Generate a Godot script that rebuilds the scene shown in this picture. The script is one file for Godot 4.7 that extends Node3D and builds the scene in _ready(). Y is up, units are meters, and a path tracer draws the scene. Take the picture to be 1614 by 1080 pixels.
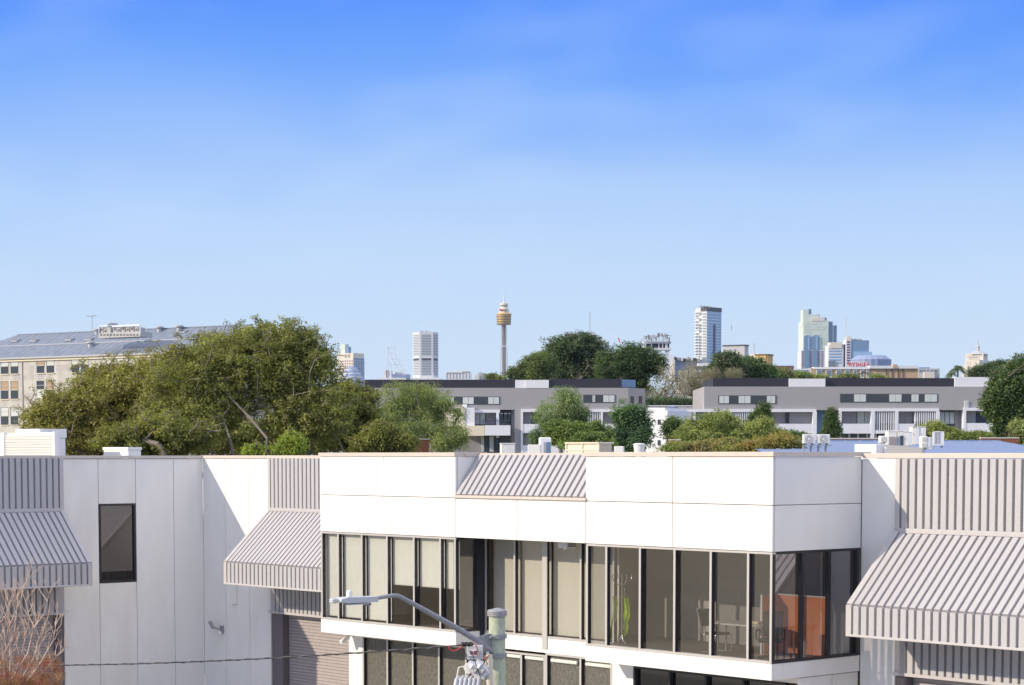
extends Node3D
# World: +x runs along the front of the commercial building, -z goes into it, metres, y up.
const FOCAL := 3200.0      # focal length in photograph pixels (1614 wide)
const CX := 807.0
const CY := 933.0          # optical axis, the photograph is a cut-out of a larger frame
const TILT := 0.0667
const EYE := 9.5
var YAW := atan2(0.7464, 0.6655)
var RIGHT := Vector3(0.6655, 0, -0.7464)
var AHEAD := Vector3(-0.7464, 0, -0.6655)
var rng := RandomNumberGenerator.new()
var used := {}
var boxes := {}
var M := {}
var T := {}


class MB:
	var v := PackedVector3Array()
	var n := PackedVector3Array()
	func tri(a: Vector3, b: Vector3, c: Vector3) -> void:      # counter-clockwise seen from outside
		var k := (b - a).cross(c - a).normalized()
		v.append_array(PackedVector3Array([a, c, b]))
		n.append_array(PackedVector3Array([k, k, k]))
	func quad(a: Vector3, b: Vector3, c: Vector3, d: Vector3) -> void:
		tri(a, b, c)
		tri(a, c, d)
	func oquad(a: Vector3, b: Vector3, c: Vector3, d: Vector3, o: Vector3) -> void:
		if (b - a).cross(c - a).dot((a + b + c + d) * 0.25 - o) < 0.0:
			quad(d, c, b, a)
		else:
			quad(a, b, c, d)
	func otri(a: Vector3, b: Vector3, c: Vector3, o: Vector3) -> void:
		if (b - a).cross(c - a).dot((a + b + c) / 3.0 - o) < 0.0:
			tri(c, b, a)
		else:
			tri(a, b, c)
	func box(c: Vector3, s: Vector3, e := 0.0, t := Transform3D()) -> void:
		var h := s * 0.5
		e = minf(e, minf(h.x, minf(h.y, h.z)) * 0.6)
		var o := t * c
		if e <= 0.0:
			for ax in 3:
				var i := (ax + 1) % 3
				var j := (ax + 2) % 3
				for sg in [-1.0, 1.0]:
					var q: Array[Vector3] = []
					for w in [[-1, -1], [1, -1], [1, 1], [-1, 1]]:
						var p := Vector3()
						p[ax] = sg * h[ax]
						p[i] = w[0] * h[i]
						p[j] = w[1] * h[j]
						q.append(t * (c + p))
					oquad(q[0], q[1], q[2], q[3], o)
			return
		for ax in 3:
			var i := (ax + 1) % 3
			var j := (ax + 2) % 3
			for sg in [-1.0, 1.0]:
				var q: Array[Vector3] = []
				for w in [[-1, -1], [1, -1], [1, 1], [-1, 1]]:
					var p := Vector3()
					p[ax] = sg * h[ax]
					p[i] = w[0] * (h[i] - e)
					p[j] = w[1] * (h[j] - e)
					q.append(t * (c + p))
				oquad(q[0], q[1], q[2], q[3], o)
			for si in [-1.0, 1.0]:
				for sj in [-1.0, 1.0]:
					var q: Array[Vector3] = []
					for w in [[1, 0, -1], [1, 0, 1], [0, 1, 1], [0, 1, -1]]:
						var p := Vector3()
						p[i] = si * (h[i] - e * (1 - w[0]))
						p[j] = sj * (h[j] - e * (1 - w[1]))
						p[ax] = w[2] * (h[ax] - e)
						q.append(t * (c + p))
					oquad(q[0], q[1], q[2], q[3], o)
		for a in [-1.0, 1.0]:
			for b in [-1.0, 1.0]:
				for d in [-1.0, 1.0]:
					var k := Vector3(a, b, d)
					otri(t * (c + k * (h - Vector3(0, e, e))), t * (c + k * (h - Vector3(e, 0, e))), t * (c + k * (h - Vector3(e, e, 0))), o)
	func span(a: Vector3, b: Vector3, e := 0.0) -> void:        # box between two corners
		box((a + b) * 0.5, (b - a).abs(), e)
	func prism(pts: Array, y0: float, y1: float, s := 1.0) -> void:      # pts: Vector2 (x, z) convex; s scales the top
		var o := Vector3()
		var m := Vector2()
		for p in pts:
			m += p
		m /= pts.size()
		o = Vector3(m.x, (y0 + y1) * 0.5, m.y)
		for i in pts.size():
			var p: Vector2 = pts[i]
			var q: Vector2 = pts[(i + 1) % pts.size()]
			var pt := m + (p - m) * s
			var qt := m + (q - m) * s
			oquad(Vector3(p.x, y0, p.y), Vector3(q.x, y0, q.y), Vector3(qt.x, y1, qt.y), Vector3(pt.x, y1, pt.y), o)
			if s > 0.001:
				otri(Vector3(m.x, y1, m.y), Vector3(pt.x, y1, pt.y), Vector3(qt.x, y1, qt.y), o)
			otri(Vector3(m.x, y0, m.y), Vector3(p.x, y0, p.y), Vector3(q.x, y0, q.y), o)
	func extrude(pts: Array, x0: float, x1: float) -> void:      # pts: Vector2 (z, y), drawn along x; convex
		var m := Vector2()
		for p in pts:
			m += p
		m /= pts.size()
		var o := Vector3((x0 + x1) * 0.5, m.y, m.x)
		for i in pts.size():
			var p: Vector2 = pts[i]
			var q: Vector2 = pts[(i + 1) % pts.size()]
			oquad(Vector3(x0, p.y, p.x), Vector3(x1, p.y, p.x), Vector3(x1, q.y, q.x), Vector3(x0, q.y, q.x), o)
			for x in [x0, x1]:
				otri(Vector3(x, m.y, m.x), Vector3(x, p.y, p.x), Vector3(x, q.y, q.x), o)
	func tube(pts: Array, rad: Array, sides := 6, caps := true) -> void:
		var rings := []
		var up := Vector3.UP
		for i in pts.size():
			var dir: Vector3 = (pts[mini(i + 1, pts.size() - 1)] - pts[maxi(i - 1, 0)]).normalized()
			if absf(dir.dot(up)) > 0.95:
				up = Vector3.RIGHT
			var a := dir.cross(up).normalized()
			var b := dir.cross(a)
			up = -b if absf(b.y) < 2.0 else up
			var ring := []
			for k in sides:
				var w := TAU * k / sides
				ring.append(a * cos(w) + b * sin(w))
			rings.append(ring)
		for i in pts.size() - 1:
			for k in sides:
				var l := (k + 1) % sides
				var na: Vector3 = rings[i][k]
				var nb: Vector3 = rings[i][l]
				var nc: Vector3 = rings[i + 1][l]
				var nd: Vector3 = rings[i + 1][k]
				var a: Vector3 = pts[i] + na * rad[i]
				var b: Vector3 = pts[i] + nb * rad[i]
				var c: Vector3 = pts[i + 1] + nc * rad[i + 1]
				var d: Vector3 = pts[i + 1] + nd * rad[i + 1]
				if (b - a).cross(d - a).dot(na + nb) < 0.0:
					v.append_array(PackedVector3Array([a, b, c, a, c, d]))
				else:
					v.append_array(PackedVector3Array([a, c, b, a, d, c]))
				if (b - a).cross(d - a).dot(na + nb) < 0.0:
					n.append_array(PackedVector3Array([na, nb, nc, na, nc, nd]))
				else:
					n.append_array(PackedVector3Array([na, nc, nb, na, nd, nc]))
		if caps:
			for e in [0, pts.size() - 1]:
				var inner: Vector3 = pts[1] if e == 0 else pts[pts.size() - 2]
				for k in sides:
					otri(pts[e], pts[e] + rings[e][k] * rad[e], pts[e] + rings[e][(k + 1) % sides] * rad[e], inner)
	func lathe(prof: Array, sides := 24, c := Vector3.ZERO) -> void:     # Vector2 (radius, y), from bottom to top
		for i in prof.size() - 1:
			var p: Vector2 = prof[i]
			var q: Vector2 = prof[i + 1]
			var sl := Vector2(q.y - p.y, p.x - q.x).normalized()
			for k in sides:
				var w0 := TAU * k / sides
				var w1 := TAU * (k + 1) / sides
				var d0 := Vector3(cos(w0), 0, sin(w0))
				var d1 := Vector3(cos(w1), 0, sin(w1))
				var a := c + d0 * p.x + Vector3(0, p.y, 0)
				var b := c + d1 * p.x + Vector3(0, p.y, 0)
				var e := c + d1 * q.x + Vector3(0, q.y, 0)
				var f := c + d0 * q.x + Vector3(0, q.y, 0)
				var n0 := d0 * sl.x + Vector3(0, sl.y, 0)
				var n1 := d1 * sl.x + Vector3(0, sl.y, 0)
				v.append_array(PackedVector3Array([a, b, e, a, e, f]))
				n.append_array(PackedVector3Array([n0, n1, n1, n0, n1, n0]))
	func mesh() -> ArrayMesh:
		var arr := []
		arr.resize(Mesh.ARRAY_MAX)
		arr[Mesh.ARRAY_VERTEX] = v
		arr[Mesh.ARRAY_NORMAL] = n
		var m := ArrayMesh.new()
		m.add_surface_from_arrays(Mesh.PRIMITIVE_TRIANGLES, arr)
		return m


# ---------- placing ----------
func numbered(called: String) -> String:
	used[called] = used.get(called, -1) + 1
	return called if used[called] == 0 else "%s_%03d" % [called, used[called]]


func tag(o: Node, label := "", category := "", group := "", kind := "") -> void:
	for p in [["label", label], ["category", category], ["group", group], ["kind", kind]]:
		if p[1] != "":
			o.set_meta(p[0], p[1])


func thing(called: String, label: String, category: String, where: Vector3, turn := 0.0, group := "") -> Node3D:
	var o := Node3D.new()
	o.name = numbered(called)
	add_child(o)
	o.position = where
	o.rotation.y = turn
	tag(o, label, category, group)
	return o


func place(parent: Node3D, called: String, m: Mesh, mat: Material, t := Transform3D()) -> MeshInstance3D:
	var o := MeshInstance3D.new()
	o.name = called
	o.mesh = m
	o.material_override = mat
	if parent == self:
		o.name = numbered(called)
		add_child(o)
	else:
		parent.add_child(o, true)
	o.global_transform = t
	return o


func box_mesh(s: Vector3, e := 0.0) -> Mesh:
	var key := "%.3f %.3f %.3f %.3f" % [s.x, s.y, s.z, e]
	if not boxes.has(key):
		var b := MB.new()
		b.box(Vector3.ZERO, s, e)
		boxes[key] = b.mesh()
	return boxes[key]


# a box in the axes of t, between two corners
func fb(parent: Node3D, called: String, mat: Material, t: Transform3D, a: Vector3, b: Vector3, e := 0.0) -> MeshInstance3D:
	return place(parent, called, box_mesh((b - a).abs(), e), mat, t * Transform3D(Basis(), (a + b) * 0.5))


func sight(px: float, py: float) -> Vector3:
	var y := -(py - CY) / FOCAL
	return RIGHT * ((px - CX) / FOCAL) + Vector3.UP * (y * cos(TILT) - sin(TILT)) + AHEAD * (cos(TILT) + y * sin(TILT))


func at(px: float, py: float, depth: float) -> Vector3:
	var r := sight(px, py)
	return Vector3(0, EYE, 0) + r * (depth / r.dot(AHEAD))


# axes on the ground below a point: x to the right, z towards the viewer, turned by `turn` from facing the viewer
func axes(px: float, depth: float, turn := 0.0) -> Transform3D:
	var p := at(px, 720, depth)
	return Transform3D(Basis(Vector3.UP, YAW + turn), Vector3(p.x, 0, p.z))


# where the line of sight meets the plane z = off of those axes, or x = off
func on(t: Transform3D, px: float, py: float, off := 0.0, axis := 2) -> Vector3:
	var o := t.affine_inverse() * Vector3(0, EYE, 0)
	var d := t.basis.inverse() * sight(px, py)
	return o + d * ((off - o[axis]) / d[axis])


# a box seen between two picture corners, front at z1, back at z0
func pb(parent: Node3D, called: String, mat: Material, t: Transform3D, x0: float, y0: float, x1: float, y1: float, z0: float, z1: float, e := 0.0) -> MeshInstance3D:
	var a := on(t, x0, y0, z1)
	var b := on(t, x1, y1, z1)
	a.z = z0
	b.z = z1
	return fb(parent, called, mat, t, a, b, e)


func lin(r: float, g: float, b: float, a := 1.0) -> Color:
	var c := Color(r, g, b).linear_to_srgb()
	c.a = a
	return c


func mat(key: String, c: Color, rough := 0.6, metal := 0.0, tex := "", scale := Vector3.ONE) -> StandardMaterial3D:
	var m := StandardMaterial3D.new()
	m.resource_name = key
	m.albedo_color = c
	m.roughness = rough
	m.metallic = metal
	if tex != "":
		m.albedo_texture = T[tex]
		m.uv1_triplanar = true
		m.uv1_world_triplanar = true
		m.uv1_scale = scale
	M[key] = m
	return m


func noise_tex(key: String, freq: float, lo: Color, hi: Color, seed_: int, octaves := 4, size := 512) -> void:
	var n := FastNoiseLite.new()
	n.noise_type = FastNoiseLite.TYPE_SIMPLEX_SMOOTH
	n.seed = seed_
	n.frequency = freq
	n.fractal_octaves = octaves
	var g := Gradient.new()
	g.set_color(0, lo)
	g.set_color(1, hi)
	var t := NoiseTexture2D.new()
	t.width = size
	t.height = size
	t.seamless = true
	t.noise = n
	t.color_ramp = g
	T[key] = t


func make_materials() -> void:
	noise_tex("soft", 0.012, Color(0.965, 0.965, 0.965), Color(1, 1, 1), 1)
	noise_tex("blotch2", 0.014, Color(0.94, 0.935, 0.925), Color(1, 1, 1), 8, 5)
	noise_tex("blotch", 0.01, Color(0.8, 0.8, 0.8), Color(1, 1, 1), 2, 5)
	noise_tex("grain", 0.03, Color(0.62, 0.62, 0.62), Color(1, 1, 1), 3, 5)
	noise_tex("wood", 0.02, Color(0.68, 0.72, 0.62), Color(1, 1, 1), 4, 5)
	var blank := Image.create(4, 4, false, Image.FORMAT_RGBA8)
	blank.fill(Color.WHITE)
	T["blank"] = ImageTexture.create_from_image(blank)
	mat("white_wall", lin(0.83, 0.81, 0.775), 0.55, 0, "soft", Vector3(0.2, 0.07, 0.2))
	mat("white_wall_b", lin(0.81, 0.795, 0.765), 0.55, 0, "soft", Vector3(0.2, 0.05, 0.2))
	mat("white_wall_c", lin(0.84, 0.815, 0.77), 0.5, 0, "blotch2", Vector3(0.16, 0.05, 0.16))
	mat("wall_core", lin(0.30, 0.29, 0.28), 0.8)
	mat("cap", lin(0.60, 0.53, 0.465), 0.5, 0, "soft", Vector3(0.5, 0.5, 0.5))
	mat("cladding", lin(0.46, 0.45, 0.46), 0.42, 0.0, "soft", Vector3(0.6, 0.1, 0.6))
	mat("cladding_trim", lin(0.51, 0.49, 0.49), 0.42, 0.0, "soft", Vector3(0.6, 0.6, 0.6))
	mat("door", lin(0.40, 0.35, 0.34), 0.5, 0, "soft", Vector3(0.5, 0.5, 0.5))
	mat("jamb", lin(0.14, 0.12, 0.13), 0.5)
	mat("black_frame", lin(0.018, 0.018, 0.024), 0.4)
	mat("silver", lin(0.52, 0.50, 0.47), 0.4, 0.25)
	mat("blind", lin(0.66, 0.68, 0.61), 0.8, 0, "soft", Vector3(0.8, 0.2, 0.8))
	mat("vertical_blind", lin(0.57, 0.555, 0.475), 0.8, 0, "soft", Vector3(3.0, 0.2, 3.0))
	mat("room", lin(0.74, 0.54, 0.33), 0.8, 0, "soft", Vector3(1, 1, 1))
	mat("carpet", lin(0.16, 0.135, 0.11), 0.9)
	mat("shade_soffit", lin(0.12, 0.12, 0.125), 0.8)  # dark tone put in to deepen the shade in the window recess
	mat("ceiling", lin(0.72, 0.68, 0.60), 0.9)
	var g := mat("glass", lin(0.70, 0.62, 0.50, 0.12), 0.03, 1.0)
	g.albedo_texture = T["blank"]
	g.transparency = BaseMaterial3D.TRANSPARENCY_ALPHA
	g = mat("grey_glass", lin(0.62, 0.585, 0.53, 0.27), 0.03, 1.0)
	g.albedo_texture = T["blank"]
	g.transparency = BaseMaterial3D.TRANSPARENCY_ALPHA
	g = mat("smoke_glass", lin(0.45, 0.45, 0.48, 0.4), 0.03, 1.0)
	g.albedo_texture = T["blank"]
	g.transparency = BaseMaterial3D.TRANSPARENCY_ALPHA
	mat("mirror_glass", lin(0.17, 0.165, 0.17), 0.03, 1.0)
	mat("frosted", lin(0.20, 0.19, 0.155), 0.35, 0.0, "grain", Vector3(0.9, 0.5, 0.9))
	mat("far_glass", lin(0.16, 0.21, 0.26), 0.12, 0.0)
	mat("galvanised", lin(0.50, 0.50, 0.52), 0.45, 0.15, "grain", Vector3(2, 2, 2))
	mat("lamp_body", lin(0.55, 0.56, 0.58), 0.45, 0.1)
	mat("pole_wood", lin(0.64, 0.67, 0.56), 0.8, 0, "wood", Vector3(6, 0.5, 6))
	mat("white_paint", lin(0.80, 0.80, 0.80), 0.45)
	mat("ac_white", lin(0.74, 0.73, 0.69), 0.45, 0, "soft", Vector3(2, 2, 2))
	mat("ac_dark", lin(0.10, 0.10, 0.11), 0.6)
	mat("ac_grey", lin(0.40, 0.39, 0.38), 0.5)
	mat("cream", lin(0.72, 0.64, 0.50), 0.5, 0, "soft", Vector3(1, 1, 1))
	mat("red_wire", lin(0.70, 0.05, 0.06), 0.5)
	mat("black", lin(0.02, 0.02, 0.022), 0.6)
	mat("concrete", lin(0.54, 0.52, 0.48), 0.85, 0, "blotch", Vector3(0.3, 0.3, 0.3))
	mat("asphalt", lin(0.055, 0.055, 0.055), 0.9, 0, "grain", Vector3(0.4, 0.4, 0.4))
	mat("earth", lin(0.17, 0.165, 0.12), 0.95, 0, "blotch", Vector3(0.02, 0.02, 0.02))
	mat("bark", lin(0.17, 0.135, 0.105), 0.9, 0, "grain", Vector3(1.5, 0.6, 1.5))
	mat("pale_bark", lin(0.36, 0.31, 0.26), 0.9, 0, "grain", Vector3(1.5, 0.6, 1.5))
	mat("twig", lin(0.58, 0.44, 0.35), 0.9)
	mat("hi_vis", lin(0.48, 0.62, 0.02), 0.7)
	mat("orange_cloth", lin(0.84, 0.30, 0.115), 0.8, 0, "soft", Vector3(2, 2, 2))
	mat("chair_black", lin(0.03, 0.027, 0.028), 0.55)
	mat("chrome", lin(0.75, 0.74, 0.72), 0.25, 0.9)
	mat("desk", lin(0.66, 0.64, 0.58), 0.4)
	mat("blue_roof", lin(0.19, 0.255, 0.41), 0.55, 0.0, "soft", Vector3(0.2, 0.2, 0.2))
	mat("brick", lin(0.50, 0.20, 0.10), 0.85, 0, "grain", Vector3(1.2, 2.5, 1.2))
	mat("apartment_grey", lin(0.37, 0.36, 0.365), 0.8, 0, "soft", Vector3(0.05, 0.05, 0.05))
	mat("apartment_dark", lin(0.165, 0.158, 0.162), 0.8)
	mat("screen_black", lin(0.028, 0.028, 0.042), 0.6)
	mat("apartment_white", lin(0.80, 0.81, 0.84), 0.7, 0, "soft", Vector3(0.1, 0.1, 0.1))
	mat("apartment_cream", lin(0.76, 0.69, 0.52), 0.7)
	mat("curtain", lin(0.58, 0.62, 0.60), 0.8)
	mat("dark_glass", lin(0.05, 0.058, 0.068), 0.15, 0.0)
	mat("factory_wall", lin(0.68, 0.655, 0.59), 0.9, 0, "blotch", Vector3(0.07, 0.03, 0.07))
	mat("factory_patch", lin(0.46, 0.43, 0.42), 0.9)
	mat("slate", lin(0.22, 0.265, 0.345), 0.55, 0, "blotch", Vector3(0.12, 0.12, 0.12))
	mat("amber_pane", lin(0.38, 0.26, 0.15), 0.6)
	mat("tower_white", lin(0.61, 0.63, 0.65), 0.8)
	mat("tower_cream", lin(0.67, 0.62, 0.54), 0.8)
	mat("tower_mint", lin(0.57, 0.655, 0.60), 0.8)
	mat("tower_grey", lin(0.45, 0.46, 0.47), 0.8)
	mat("tower_blue", lin(0.17, 0.27, 0.41), 0.3)
	mat("tower_glass", lin(0.34, 0.50, 0.70), 0.12, 0.3)
	mat("dome_blue", lin(0.24, 0.30, 0.46), 0.4)
	mat("gold", lin(0.62, 0.42, 0.13), 0.45, 0.25)
	mat("bronze", lin(0.15, 0.11, 0.085), 0.5, 0.2)
	mat("tower_shaft", lin(0.20, 0.145, 0.13), 0.7)
	mat("steel_white", lin(0.66, 0.68, 0.72), 0.5)
	mat("antenna_dark", lin(0.05, 0.06, 0.085), 0.6)
	mat("purple", lin(0.10, 0.07, 0.17), 0.5)
	mat("tan", lin(0.60, 0.40, 0.16), 0.8)
	mat("tan_brick", lin(0.50, 0.36, 0.23), 0.85)
	mat("maroon", lin(0.20, 0.10, 0.11), 0.8)
	mat("sign_red", lin(0.62, 0.012, 0.04), 0.5)
	mat("crane_red", lin(0.75, 0.04, 0.06), 0.5)


func _ready() -> void:
	rng.seed = 7
	# ----- camera -----
	var cam := Camera3D.new()
	cam.name = "camera"
	cam.projection = Camera3D.PROJECTION_FRUSTUM
	cam.keep_aspect = Camera3D.KEEP_HEIGHT
	cam.near = 0.5
	cam.far = 20000.0
	cam.size = 0.5 * 1080.0 / FOCAL
	cam.frustum_offset = Vector2(0, 0.5 * (CY - 540.0) / FOCAL)
	add_child(cam)
	cam.position = Vector3(0, EYE, 0)
	cam.rotation = Vector3(-TILT, YAW, 0)
	cam.current = true
	# ----- sky, exposure -----
	var env := Environment.new()
	env.background_mode = Environment.BG_SKY
	env.tonemap_mode = Environment.TONE_MAPPER_LINEAR
	env.tonemap_exposure = 1.9
	env.sdfgi_enabled = true
	env.ssao_enabled = true
	env.ssil_enabled = true
	env.fog_enabled = true
	env.fog_mode = Environment.FOG_MODE_EXPONENTIAL
	env.fog_density = 0.00003
	env.fog_light_color = Color(0.86, 0.92, 1.0)
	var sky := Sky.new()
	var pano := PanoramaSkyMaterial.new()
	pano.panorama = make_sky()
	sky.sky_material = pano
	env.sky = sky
	var we := WorldEnvironment.new()
	we.name = "environment"
	we.environment = env
	add_child(we)
	# ----- sun -----
	var sun := DirectionalLight3D.new()
	sun.name = "sun"
	sun.light_energy = 0.75
	sun.light_color = Color(1.0, 0.935, 0.83)
	sun.light_angular_distance = 0.5
	sun.shadow_enabled = true
	add_child(sun)
	sun.look_at_from_position(Vector3(0, 50, 0), Vector3(0, 50, 0) + Vector3(0.45, -0.475, -1.0))
	# ----- the place -----
	make_materials()
	make_ground()
	make_building()
	make_building_roof_things()
	make_room_things()
	make_shed()
	make_apartments()
	make_factory()
	make_city()
	make_trees()
	make_street()
	print("ready")


func make_sky() -> ImageTexture:
	var w := 1024
	var h := 512
	var im := Image.create(w, h, false, Image.FORMAT_RGBF)
	var stops := [[0.0, 0.66, 0.80, 0.955], [2.9, 0.62, 0.775, 0.96], [4.8, 0.555, 0.73, 0.975], [7.0, 0.44, 0.64, 0.985], [8.6, 0.30, 0.52, 0.99], [10.2, 0.165, 0.395, 0.99], [12.4, 0.082, 0.285, 0.99], [30.0, 0.065, 0.235, 0.93], [90.0, 0.055, 0.20, 0.85]]
	var a := FastNoiseLite.new()
	a.seed = 23
	a.noise_type = FastNoiseLite.TYPE_SIMPLEX_SMOOTH
	a.frequency = 1.0
	a.fractal_octaves = 3
	a.fractal_gain = 0.4
	for j in h:
		var e := 90.0 - (j + 0.5) / h * 180.0
		var y := sin(deg_to_rad(e))
		var r := cos(deg_to_rad(e))
		for i in w:
			if e < -1.0:
				im.set_pixel(i, j, Color(0.30, 0.33, 0.36))
				continue
			var p := ((i + 0.5) / w - 0.5) * TAU
			var d := Vector3(r * sin(p), y, -r * cos(p))
			# long soft streaks of high cloud: they shift the blending heights and lay a thin veil
			var s := a.get_noise_3d(d.x * 2.6, d.y * 9.0, d.z * 2.6)
			var f := a.get_noise_3d(d.x * 5.0 + 7.0, d.y * 24.0, d.z * 5.0)
			var g := a.get_noise_3d(d.x * 14.0, d.y * 60.0 + d.x * 9.0, d.z * 14.0 + 3.0)
			var ee := e + 1.3 * s * smoothstep(3.0, 9.0, e)
			var c := Color(0.66, 0.80, 0.955)
			for k in stops.size() - 1:
				if ee >= stops[k][0] and ee <= stops[k + 1][0]:
					var t: float = (ee - stops[k][0]) / (stops[k + 1][0] - stops[k][0])
					c = Color(lerpf(stops[k][1], stops[k + 1][1], t), lerpf(stops[k][2], stops[k + 1][2], t), lerpf(stops[k][3], stops[k + 1][3], t))
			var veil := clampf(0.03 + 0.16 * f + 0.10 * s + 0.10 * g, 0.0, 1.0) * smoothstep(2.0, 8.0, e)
			veil = lerpf(veil, clampf(0.72 + 0.3 * f + 0.3 * s, 0.0, 1.0), smoothstep(14.0, 30.0, e))  # above the view the cloud is thickened and brightened to lift the shade
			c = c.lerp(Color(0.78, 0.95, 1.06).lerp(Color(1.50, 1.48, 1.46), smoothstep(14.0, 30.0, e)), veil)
			im.set_pixel(i, j, Color(c.r / 1.9, c.g / 1.9, c.b / 1.9))
	return ImageTexture.create_from_image(im)


func make_ground() -> void:
	var g := fb(self, "ground", M.earth, Transform3D(), Vector3(-9000, -1.0, -9000), Vector3(4000, -0.02, 600))
	tag(g, "", "", "", "structure")
	g = fb(self, "forecourt", M.concrete, Transform3D(), Vector3(-75, -0.3, -60), Vector3(10, 0.0, -27))
	tag(g, "", "", "", "structure")
	g = fb(self, "pavement", M.concrete, Transform3D(), Vector3(-120, -0.3, -26.99), Vector3(60, 0.0, -19.5))
	tag(g, "", "", "", "structure")
	g = fb(self, "road", M.asphalt, Transform3D(), Vector3(-120, -0.4, -19.49), Vector3(60, -0.014, -8.0))
	tag(g, "", "", "", "structure")


# ---------- the commercial building ----------
const V0 := 34.63      # front of the projecting block
const V1 := 37.77      # front of the recessed bays
const VR := 35.63      # ground floor and loggia
const UL := -58.0      # side wall of the left wing
const U0 := -47.1
const U1 := -30.06
const PITCH := 0.2184


func front(v: float) -> Transform3D:
	return Transform3D(Basis(), Vector3(0, 0, -v))


func side(u: float) -> Transform3D:
	return Transform3D(Basis(Vector3.UP, PI / 2), Vector3(u, 0, 0))


func rib_mesh(l: float, w := 0.158, h := 0.085) -> Mesh:
	var key := "rib %.3f %.3f %.3f" % [l, w, h]
	if not boxes.has(key):
		var b := MB.new()
		var e := minf(0.006, w * 0.2)
		var pts := [Vector2(-w * 0.5, 0), Vector2(-w * 0.5 + 0.003, h - e), Vector2(-w * 0.5 + 0.003 + e, h), Vector2(w * 0.5 - 0.003 - e, h), Vector2(w * 0.5 - 0.003, h - e), Vector2(w * 0.5, 0)]
		var o := Vector3(0, l * 0.5, h * 0.4)
		for i in 5:
			var p: Vector2 = pts[i]
			var q: Vector2 = pts[i + 1]
			b.oquad(Vector3(p.x, 0, p.y), Vector3(q.x, 0, q.y), Vector3(q.x, l, q.y), Vector3(p.x, l, p.y), o)
		for y in [0.0, l]:
			b.oquad(Vector3(pts[0].x, y, 0), Vector3(pts[1].x, y, h), Vector3(pts[4].x, y, h), Vector3(pts[5].x, y, 0), o)
		boxes[key] = b.mesh()
	return boxes[key]


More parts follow.
